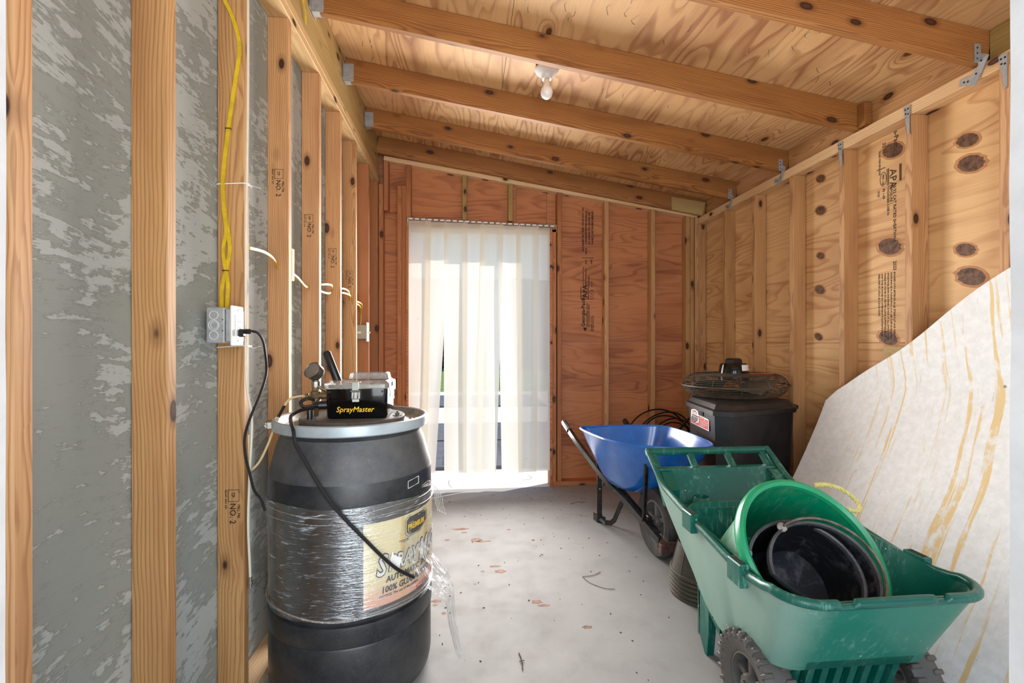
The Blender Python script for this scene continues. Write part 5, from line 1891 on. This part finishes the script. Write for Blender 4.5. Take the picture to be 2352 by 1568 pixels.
bm = bmesh.new()
loft(bm, [cl_(1.032, 1.322, 1.44, 1.755, 0.04, 0.085), cl_(1.012, 1.343, 1.385, 1.795, 0.05, 0.282), cl_(0.955, 1.385, 1.345, 1.835, 0.08, 0.288),
          cl_(0.885, 1.455, 1.203, 1.885, 0.09), cl_(0.878, 1.462, 1.195, 1.897, 0.10), cl_(0.946, 1.394, 1.338, 1.845, 0.085, 0.280), cl_(1.000, 1.355, 1.372, 1.805, 0.05, 0.270), cl_(1.022, 1.332, 1.430, 1.765, 0.04, 0.072)])
tub = done('tub', bm, CART, cart, smooth=True)
# front ribs of the base
for k in range(7):
    x = 1.035 + 0.047 * k
    bm = bmesh.new()
    prism(bm, [(1.368, 0.268), (1.350, 0.262), (1.412, 0.075), (1.432, 0.075)], 'x', x, x + 0.022)
    done('rib', bm, CART, tub)
# rolled rim with two notches in the front edge
path = []
for y in [2.215 - 0.05 * i for i in range(19)]:
    path.append(Vector((0.868, y, zrim(y))))
for k in range(9):
    t = R(180 + 90 * k / 8)
    path.append(Vector((0.968 + 0.10 * math.cos(t), 1.285 + 0.10 * math.sin(t), 0.548)))
nf = 40
for k in range(1, nf):
    path.append(Vector((0.968 + 0.404 * k / nf, 1.185, 0.548)))
for k in range(9):
    t = R(270 + 90 * k / 8)
    path.append(Vector((1.372 + 0.10 * math.cos(t), 1.285 + 0.10 * math.sin(t), 0.548)))
for y in [2.215 - 0.05 * (18 - i) for i in range(19)]:
    path.append(Vector((1.472, y, zrim(y))))
rad = []
for p in path:
    r_ = 0.014
    for nx_ in (1.02, 1.295):
        if p.y < 1.19 and abs(p.x - nx_) < 0.022:
            r_ = 0.008
            p.z -= 0.008
    rad.append(r_)
bm = bmesh.new()
tube(bm, path, rad, 10)
done('rim', bm, CART, cart, smooth=True)
for (x, y, sx) in ((0.862, 1.765, 1), (0.862, 1.44, 1), (1.478, 1.765, -1), (1.478, 1.43, -1)):
    bm = bmesh.new()
    z = zrim(y)
    box(bm, x - 0.016, x + 0.016, y - 0.038, y + 0.038, z - 0.045, z + 0.028, 0.003)
    lug = done('tool_socket', bm, CART, cart)
    bm = bmesh.new()
    box(bm, x - 0.009, x + 0.009, y - 0.028, y + 0.028, z + 0.0275, z + 0.0290)
    done('socket_hole', bm, HEDGE, lug)


# outer skirt: one continuous moulding from the handle down the left side, round the front and back up the right
def zlow(y):
    K = [(1.29, 0.278), (1.345, 0.279), (1.42, 0.290), (1.48, 0.299), (1.52, 0.296), (1.545, 0.268), (1.575, 0.228), (1.61, 0.212), (1.66, 0.218), (1.75, 0.250), (1.82, 0.300), (2.17, 0.665), (2.22, 0.715)]
    if y <= K[0][0]:
        return K[0][1]
    for (a, za), (b, zb) in zip(K, K[1:]):
        if y <= b:
            return za + (zb - za) * (y - a) / (b - a)
    return K[-1][1]


sk = []
ys = [2.216 - 0.0155 * i for i in range(60)]
for y in ys:
    yb = y if y > 1.55 else 1.385 + (y - 1.30) * (1.55 - 1.385) / 0.25
    zl = zlow(yb)
    dp = (zrim(y) - zl)
    sk.append((Vector((0.866, y, zrim(y))), Vector((0.866 + 0.048 * min(1, dp / 0.27), yb, zl))))
for k in range(11):
    t = R(180 + 90 * k / 10)
    c_, s_ = math.cos(t), math.sin(t)
    sk.append((Vector((0.968 + 0.102 * c_, 1.287 + 0.102 * s_, 0.548)), Vector((0.994 + 0.080 * c_, 1.385 + 0.062 * s_, 0.278))))
for k in range(1, 14):
    x = 0.968 + 0.404 * k / 14
    sk.append((Vector((x, 1.185, 0.548)), Vector((0.994 + (1.346 - 0.994) * k / 14, 1.323, 0.278))))
for k in range(11):
    t = R(270 + 90 * k / 10)
    c_, s_ = math.cos(t), math.sin(t)
    sk.append((Vector((1.372 + 0.102 * c_, 1.287 + 0.102 * s_, 0.548)), Vector((1.346 + 0.080 * c_, 1.385 + 0.062 * s_, 0.278))))
for y in ys[::-1]:
    yb = y if y > 1.55 else 1.385 + (y - 1.30) * (1.55 - 1.385) / 0.25
    zl = zlow(yb)
    dp = (zrim(y) - zl)
    sk.append((Vector((1.474, y, zrim(y))), Vector((1.474 - 0.048 * min(1, dp / 0.27), yb, zl))))
bm = bmesh.new()
ra, rb = [], []
nk = 8
cc = Vector((1.17, 1.62, 0))
for (a, b) in sk:
    A, B = [], []
    for k in range(nk + 1):
        p = a.lerp(b, k / nk)
        d = (cc - p); d.z = 0
        side = Vector((1 if p.x < 1.17 else -1, 0, 0)) if p.y > 1.30 else d.normalized()
        A.append(bm.verts.new(p)); B.append(bm.verts.new(p + side * 0.006))
    ra.append(A); rb.append(B)
for i in range(len(sk) - 1):
    for k in range(nk):
        bm.faces.new((ra[i][k], ra[i][k + 1], ra[i + 1][k + 1], ra[i + 1][k]))
        bm.faces.new((rb[i][k], rb[i + 1][k], rb[i + 1][k + 1], rb[i][k + 1]))
    bm.faces.new((ra[i][nk], rb[i][nk], rb[i + 1][nk], ra[i + 1][nk]))
    bm.faces.new((ra[i][0], ra[i + 1][0], rb[i + 1][0], rb[i][0]))
for i in (0, len(sk) - 1):
    for k in range(nk):
        bm.faces.new((ra[i][k], rb[i][k], rb[i][k + 1], ra[i][k + 1]))
pn = done('skirt', bm, CART_PALE_SIDE, cart, smooth=True)
for X in (lambda x: x, lambda x: 2.34 - x):
    for (y, z) in ((1.80, 0.262), (1.745, 0.225), (1.69, 0.200), (1.635, 0.192)):
        b = bmesh.new()
        prism(b, [(y - 0.022, z - 0.02), (y + 0.022, z + 0.008), (y + 0.022, z + 0.05), (y - 0.022, z + 0.03)], 'x', X(0.928), X(0.950))
        done('stiffener', b, CART, pn)
    b = bmesh.new()
    prism(b, [(1.60, 0.185), (1.84, 0.275), (1.86, 0.265), (1.66, 0.150), (1.60, 0.150)], 'x', X(0.935), X(0.955))
    done('lower_flange', b, CART, pn)
for X in (lambda x: x, lambda x: 2.34 - x):
    bm = bmesh.new()
    prism(bm, [(1.80, 0.24), (1.885, 0.28), (1.875, 0.06), (1.83, 0.0), (1.815, 0.0), (1.80, 0.10)], 'x', X(0.955), X(0.985))
    box(bm, min(X(0.955), X(1.01)), max(X(0.955), X(1.01)), 1.872, 1.888, 0.05, 0.27)
    done('leg', bm, CART, cart)
# shelf with cup holders, ridge, handle
bm = bmesh.new()
box(bm, 0.885, 1.455, 1.885, 2.06, 0.520, 0.532)
box(bm, 0.925, 1.415, 1.876, 1.892, 0.50, 0.572, 0.003)
box(bm, 0.885, 0.945, 1.89, 2.06, 0.532, 0.556, 0.004)
box(bm, 1.395, 1.455, 1.89, 2.06, 0.532, 0.556, 0.004)
prism(bm, [(2.045, 0.520), (2.065, 0.520), (2.165, 0.655), (2.160, 0.668), (2.125, 0.668), (2.120, 0.655)], 'x', 0.882, 1.458)
done('shelf', bm, CART, cart)
for x in (1.02, 1.32):
    bm = bmesh.new()
    lathe(bm, [(0, 0.0), (0.052, 0.0), (0.046, 0.022), (0.036, 0.045), (0.030, 0.050), (0.026, 0.022), (0.0, 0.018)], 24, Matrix.Translation((x, 1.985, 0.532)))
    done('cup_holder', bm, CART, cart, smooth=True)
for x in (0.89, 1.415):
    bm = bmesh.new()
    prism(bm, [(2.02, 0.555), (2.06, 0.555), (2.13, 0.66), (2.10, 0.66), (2.02, 0.60)], 'x', x - 0.003, x + 0.048)
    done('corner_pad', bm, CART, cart)
for x in (0.890, 1.075, 1.262, 1.440):
    bm = bmesh.new()
    tube(bm, [(x, 2.145, 0.660), (x, 2.212, 0.722)], 0, flat=(0.030, 0.014), up=(0, -0.7, 0.7))
    done('strut', bm, CART, cart)
bm = bmesh.new()
tube(bm, [(0.862, 2.216, 0.726), (1.478, 2.216, 0.726)], 0.0175, 14)
done('handle_bar', bm, CART, cart, smooth=True)
for cxw in (0.930, 1.410):
    wheel_parts(cart, (cxw, 1.45, 0.156), (1, 0, 0), 0.151, 0.090, CARTWHEEL, CARTWHEEL, 26, 5, 0.60)
bm = bmesh.new()
tube(bm, [(0.96, 1.45, 0.156), (1.38, 1.45, 0.156)], 0.008, 8)
done('axle_rod', bm, STEEL, cart)

# ------------------------------------------------------------------ buckets in the cart
gn = Vector((0.09, -0.775, 0.625)).normalized()


def axisM(c, n):
    z = Vector(n).normalized()
    x = Vector((1, 0, 0))
    x = (x - z * x.dot(z)).normalized()
    M = Matrix((x, z.cross(x), z)).transposed().to_4x4()
    M.translation = Vector(c)
    return M


gb = thing('green_bucket', 'large bright green plastic tub lying tilted in the cart with a rope handle', 'bucket', (1.132, 1.46, 0.558))
gM = axisM((0, 0, 0), gn)
bm = bmesh.new()
lathe(bm, [(0.236, 0.0), (0.230, 0.0), (0.229, -0.012), (0.180, -0.275), (0.166, -0.352), (0, -0.352)], 56)
done('inner_wall', bm, GBUCKET, gb, gM, smooth=True, world=False)
bm = bmesh.new()
lathe(bm, [(0, -0.365), (0.165, -0.365), (0.172, -0.36), (0.185, -0.28), (0.236, -0.012), (0.236, 0.0)], 56)
done('outer_wall', bm, plain('chalky_green_plastic', (52, 150, 112), 0.5, var=0.1, scale=8, dust=0.55, dustcol=(196, 212, 200)), gb, gM, smooth=True, world=False)
bm = bmesh.new()
lathe(bm, [(0.227, -0.008), (0.229, 0.008), (0.240, 0.016), (0.251, 0.010), (0.255, -0.006), (0.252, -0.024), (0.245, -0.031), (0.238, -0.026), (0.240, -0.010)], 64)
done('rim', bm, plain('bright_green_rim', (0, 166, 112), 0.28, var=0.06, scale=14, dust=0.08), gb, gM, smooth=True, world=False)
bm = bmesh.new()
hpath = smoothpath([(1.268, 1.620, 0.733), (1.305, 1.612, 0.735), (1.350, 1.600, 0.722), (1.388, 1.585, 0.692), (1.394, 1.565, 0.664), (1.372, 1.555, 0.655), (1.340, 1.555, 0.664)], 9)
for ph in (0, 2.094, 4.189):
    pts = []
    for i, p in enumerate(hpath):
        a = i * 0.75 + ph
        t = (hpath[min(i + 1, len(hpath) - 1)] - hpath[max(i - 1, 0)]).normalized()
        n1 = t.cross(Vector((0, 1, 0.3))).normalized()
        n2 = t.cross(n1)
        pts.append(p + (n1 * math.cos(a) + n2 * math.sin(a)) * 0.0040)
    tube(bm, pts, 0.0042, 6)
done('rope_handle', bm, ROPE, gb, smooth=True)


def blackbucket(label, c, n, r, depth, squash, name='black_bucket'):
    t = thing(name, label, 'bucket', c, 'black rubber buckets in the green tub')
    M = axisM((0, 0, 0), n)
    def sq(b):
        for v in b.verts:
            k = max(0, 1 + v.co.z / depth)
            if v.co.x < 0 and v.co.y < 0:
                q = squash * k * min(1, (-v.co.x / r)) * min(1, (-v.co.y / r)) * 2.0
                v.co.x += q * 0.6
                v.co.y += q * 0.4
            v.co.y *= 1 - 0.06 * k
    bm = bmesh.new()
    prof = [(0, -depth), (r * 0.76, -depth), (r * 0.79, -depth + 0.01)]
    prof += [(r * 0.79 + (r * 0.19) * (i / 12), -depth + 0.01 + (depth - 0.02) * i / 12) for i in range(13)]
    prof += [(r * 0.955, -0.010), (r * 0.94, -0.03)] + [(r * 0.94 - r * 0.18 * (i / 10), -0.03 - (depth - 0.045) * i / 10) for i in range(11)] + [(0, -depth + 0.014)]
    lathe(bm, prof, 56)
    sq(bm)
    done('shell', bm, RUBBER, t, M, smooth=True, world=False)
    bm = bmesh.new()
    lathe(bm, [(r * 0.95, -0.012), (r * 0.955, 0.002), (r * 0.985, 0.006), (r * 1.015, 0.002), (r * 1.02, -0.016), (r * 0.985, -0.024)], 56)
    sq(bm)
    done('rolled_rim', bm, plain('worn_rubber_rim', (64, 64, 68), 0.45, var=0.25, scale=40, dust=0.45, dustcol=(150, 150, 154)), t, M, smooth=True, world=False)
    return t, M


nb = Vector((-0.10, -0.74, 0.66)).normalized()
b1, M1 = blackbucket('outer scuffed black rubber bucket inside the green tub', (1.088, 1.432, 0.514), nb, 0.176, 0.24, 0.05)
b2, M2 = blackbucket('inner black rubber bucket with bent rim nested in another black bucket', (1.128, 1.402, 0.532), nb, 0.164, 0.22, 0.06)
c2v = Vector((1.128, 1.402, 0.532))


def bail(root, M, c, r, a0, a1, lift, rr, mat):
    pts = []
    for i in range(21):
        t = i / 20
        a = R(a0 + (a1 - a0) * t)
        k = math.sin(math.pi * t)
        pts.append(c + M @ Vector((r * (1.0 + 0.03 * k) * math.cos(a), r * (0.94 + 0.03 * k) * math.sin(a), 0.012 + lift * k)))
    b = bmesh.new()
    tube(b, smoothpath(pts, 2), rr, 8)
    w = done('wire_handle', b, mat, root, smooth=True)
    for a in (a0, a1):
        b = bmesh.new()
        p = c + M @ Vector((r * 1.0 * math.cos(R(a)), r * 0.94 * math.sin(R(a)), -0.004))
        lathe(b, [(0, 0), (0.016, 0), (0.016, 0.006), (0.010, 0.010), (0, 0.010)], 10, Matrix.Translation(p) @ M)
        done('ear', b, plain('pale_scuffed_ear', (176, 166, 158), 0.6, var=0.2, scale=60), w)


BAILW = plain('rusty_wire', (142, 124, 114), 0.55, 0.3, var=0.3, scale=30)
bail(b2, M2, c2v, 0.167, 116, -42, 0.006, 0.0042, BAILW)
bail(b1, M1, Vector((1.088, 1.432, 0.514)), 0.180, 155, 250, 0.006, 0.0050, BAILW)

# ------------------------------------------------------------------ nested pots on the floor behind the cart
heads = ['lowest of the upturned nested plant pots on the floor', 'second lowest of the upturned nested plant pots', 'third from bottom of the upturned nested plant pots', 'fourth from bottom of the upturned nested plant pots', 'fifth from bottom of the upturned nested plant pots', 'topmost upturned plant pot of the stack, its base full of soil']
PX, PY = 1.178, 2.275
for k in range(6):
    pt = thing('plant_pot', 'dusty black plastic, ' + heads[k], 'pot', (PX, PY, 0.021 * k), 'nested plant pots behind the cart')
    bm = bmesh.new()
    lathe(bm, [(0.1545, 0.0), (0.158, 0.001), (0.158, 0.016), (0.154, 0.0185), (0.150, 0.0187), (0.118, 0.150), (0.115, 0.150), (0.147, 0.017), (0.1545, 0.0)], 48)
    done('shell', bm, POT, pt, smooth=True, world=False)
    if k == 5:
        bm = bmesh.new()
        lathe(bm, [(0, 0.138), (0.1175, 0.138), (0.1175, 0.141), (0.06, 0.146), (0, 0.144)], 32)
        done('soil', bm, SOIL, pt, world=False)
        bm = bmesh.new()
        for i in range(9):
            a = 2 * math.pi * i / 9 + 2.8
            tube(bm, [(0.1505 * math.cos(a), 0.1505 * math.sin(a), 0.019), (0.1185 * math.cos(a), 0.1185 * math.sin(a), 0.149)], 0.0022, 5)
        done('seam', bm, POT, pt, world=False)

# ------------------------------------------------------------------ white sheet leaning on the right wall
ws = thing('leaning_board', 'big warped white board with yellow streaks leaning on the right wall', 'board', (1.52, 1.5, 0))


def px_(z):
    return 2.072 - 0.56 * max(0, 1 - z / 1.05) ** 1.2


bm = bmesh.new()
na, nz = 36, 30
rows, rows2 = [], []
for i in range(na + 1):
    y = 2.515 - 1.95 * i / na
    ztop = 0.945 + (2.515 - y) * 0.657 + 0.012 * math.sin(i * 0.55)
    if i == 0:
        ztop = 0.925
    ztop = min(ztop, 2.25)
    ra, rb = [], []
    for j in range(nz + 1):
        z = 0.002 + (ztop - 0.002) * j / nz
        bow = 0.012 * math.sin((2.515 - y) * 2.2) * (z / 1.2)
        yy = y - 0.05 * (1 - z / 0.95) * max(0, 1 - i / 8) if z < 0.95 else y
        x = px_(z) - max(0, bow)
        ra.append(bm.verts.new((x, yy, z)))
        rb.append(bm.verts.new((x + 0.011, yy, z)))
    rows.append(ra); rows2.append(rb)
for i in range(na):
    for j in range(nz):
        bm.faces.new((rows[i][j], rows[i][j + 1], rows[i + 1][j + 1], rows[i + 1][j]))
        bm.faces.new((rows2[i][j], rows2[i + 1][j], rows2[i + 1][j + 1], rows2[i][j + 1]))
    bm.faces.new((rows[i][nz], rows2[i][nz], rows2[i + 1][nz], rows[i + 1][nz]))
    bm.faces.new((rows[i][0], rows[i + 1][0], rows2[i + 1][0], rows2[i][0]))
for j in range(nz):
    bm.faces.new((rows[0][j], rows2[0][j], rows2[0][j + 1], rows[0][j + 1]))
    bm.faces.new((rows[na][j], rows[na][j + 1], rows2[na][j + 1], rows2[na][j]))
bmesh.ops.recalc_face_normals(bm, faces=bm.faces)
me = bpy.data.meshes.new('sheet')
bm.to_mesh(me)
bm.free()
for p in me.polygons:
    p.use_smooth = True
try:
    me.set_sharp_from_angle(angle=R(40))
except Exception:
    pass
o = link('sheet', me, SHEET, ws, Matrix.Translation((-1.52, -1.5, 0)))

# ------------------------------------------------------------------ floor marks and debris
sid = [(-0.035, 3.209, .05, .018), (0.063, 3.022, .035, .03), (-0.121, 3.04, .016, .012), (0.16, 2.658, .03, .010), (0.18, 2.595, .028, .020), (-0.143, 2.326, .024, .012), (0.341, 2.272, .026, .016), (-0.108, 2.218, .010, .010), (0.418, 2.988, .012, .009), (0.085, 2.604, .010, .008), (0.279, 3.171, .012, .008), (0.525, 2.049, .022, .010), (-0.02, 3.15, .02, .008), (0.10, 3.0, .05, .012), (0.37, 2.24, .03, .008), (-0.15, 2.29, .012, .008)]
for (x, y, a, b) in sid:
    bm = bmesh.new()
    ph = random.uniform(0, 6)
    pts = []
    for i in range(18):
        t = 2 * math.pi * i / 18
        k = 1 + 0.35 * math.sin(3 * t + ph) * math.sin(2 * t + 1.7 * ph) + random.uniform(-0.1, 0.1)
        pts.append((x + a * k * math.cos(t), y + b * k * math.sin(t)))
    prism(bm, pts, 'z', 0.0001, 0.0006)
    done('rust_stain', bm, STAIN, floor)
bm = bmesh.new()
for i in range(170):
    if i < 90:
        x, y = random.uniform(-0.15, 1.0), random.uniform(1.6, 4.0)
    elif i < 125:
        x, y = random.uniform(0.5, 1.3), random.uniform(3.3, 4.05)
    else:
        x, y = random.uniform(-0.8, -0.76), random.uniform(1.7, 2.1)
    s = random.uniform(0.0012, 0.0042)
    a = random.uniform(0, 6.28)
    Mk = Matrix.Translation((x, y, 0.0012)) @ Matrix.Rotation(a, 4, 'Z') @ Matrix.Rotation(random.uniform(-0.3, 0.3), 4, 'X')
    box(bm, -s * random.uniform(1, 2.2), s, -s * 0.6, s * 0.6, -0.0008, 0.0008, 0, Mk)
o = done('leaf_litter', bm, DEBRIS)
o['kind'] = 'stuff'
tag(o, 'scattered brown leaf crumbs and seeds on the concrete floor', 'debris')
tw = [([(-0.155, 4.374, 0.003), (-0.158, 4.28, 0.003), (-0.148, 4.20, 0.003), (-0.127, 4.135, 0.003)], 'thin curled twig on the bright door sill'),
      ([(0.616, 2.49, 0.003), (0.68, 2.50, 0.003), (0.727, 2.535, 0.003)], 'upper dry pine needle on the floor beside the pots'),
      ([(0.616, 2.487, 0.003), (0.64, 2.42, 0.003), (0.70, 2.36, 0.003), (0.75, 2.35, 0.003)], 'lower curved pine needle on the floor beside the pots'),
      ([(0.209, 1.900, 0.003), (0.215, 1.85, 0.006), (0.212, 1.80, 0.003)], 'small forked greenish twig on the floor in the foreground'),
      ([(0.80, 3.62, 0.003), (0.86, 3.66, 0.003), (0.93, 3.655, 0.003)], 'thin dry stalk on the floor left of the wheelbarrow leg'),
      ([(0.50, 4.30, 0.003), (0.58, 4.33, 0.003), (0.60, 4.40, 0.003), (0.57, 4.44, 0.003)], 'fine curled fibre on the door sill under the curtain')]
for pts, lb in tw:
    bm = bmesh.new()
    tube(bm, smoothpath(pts, 5), 0.0013 if 'forked' not in lb else 0.0022, 5)
    if 'forked' in lb:
        tube(bm, [(0.205, 1.848, 0.004), (0.226, 1.852, 0.004)], 0.0016, 5)
    tag(done('twig', bm, DEBRIS), lb, 'twig')

bpy.context.view_layer.update()
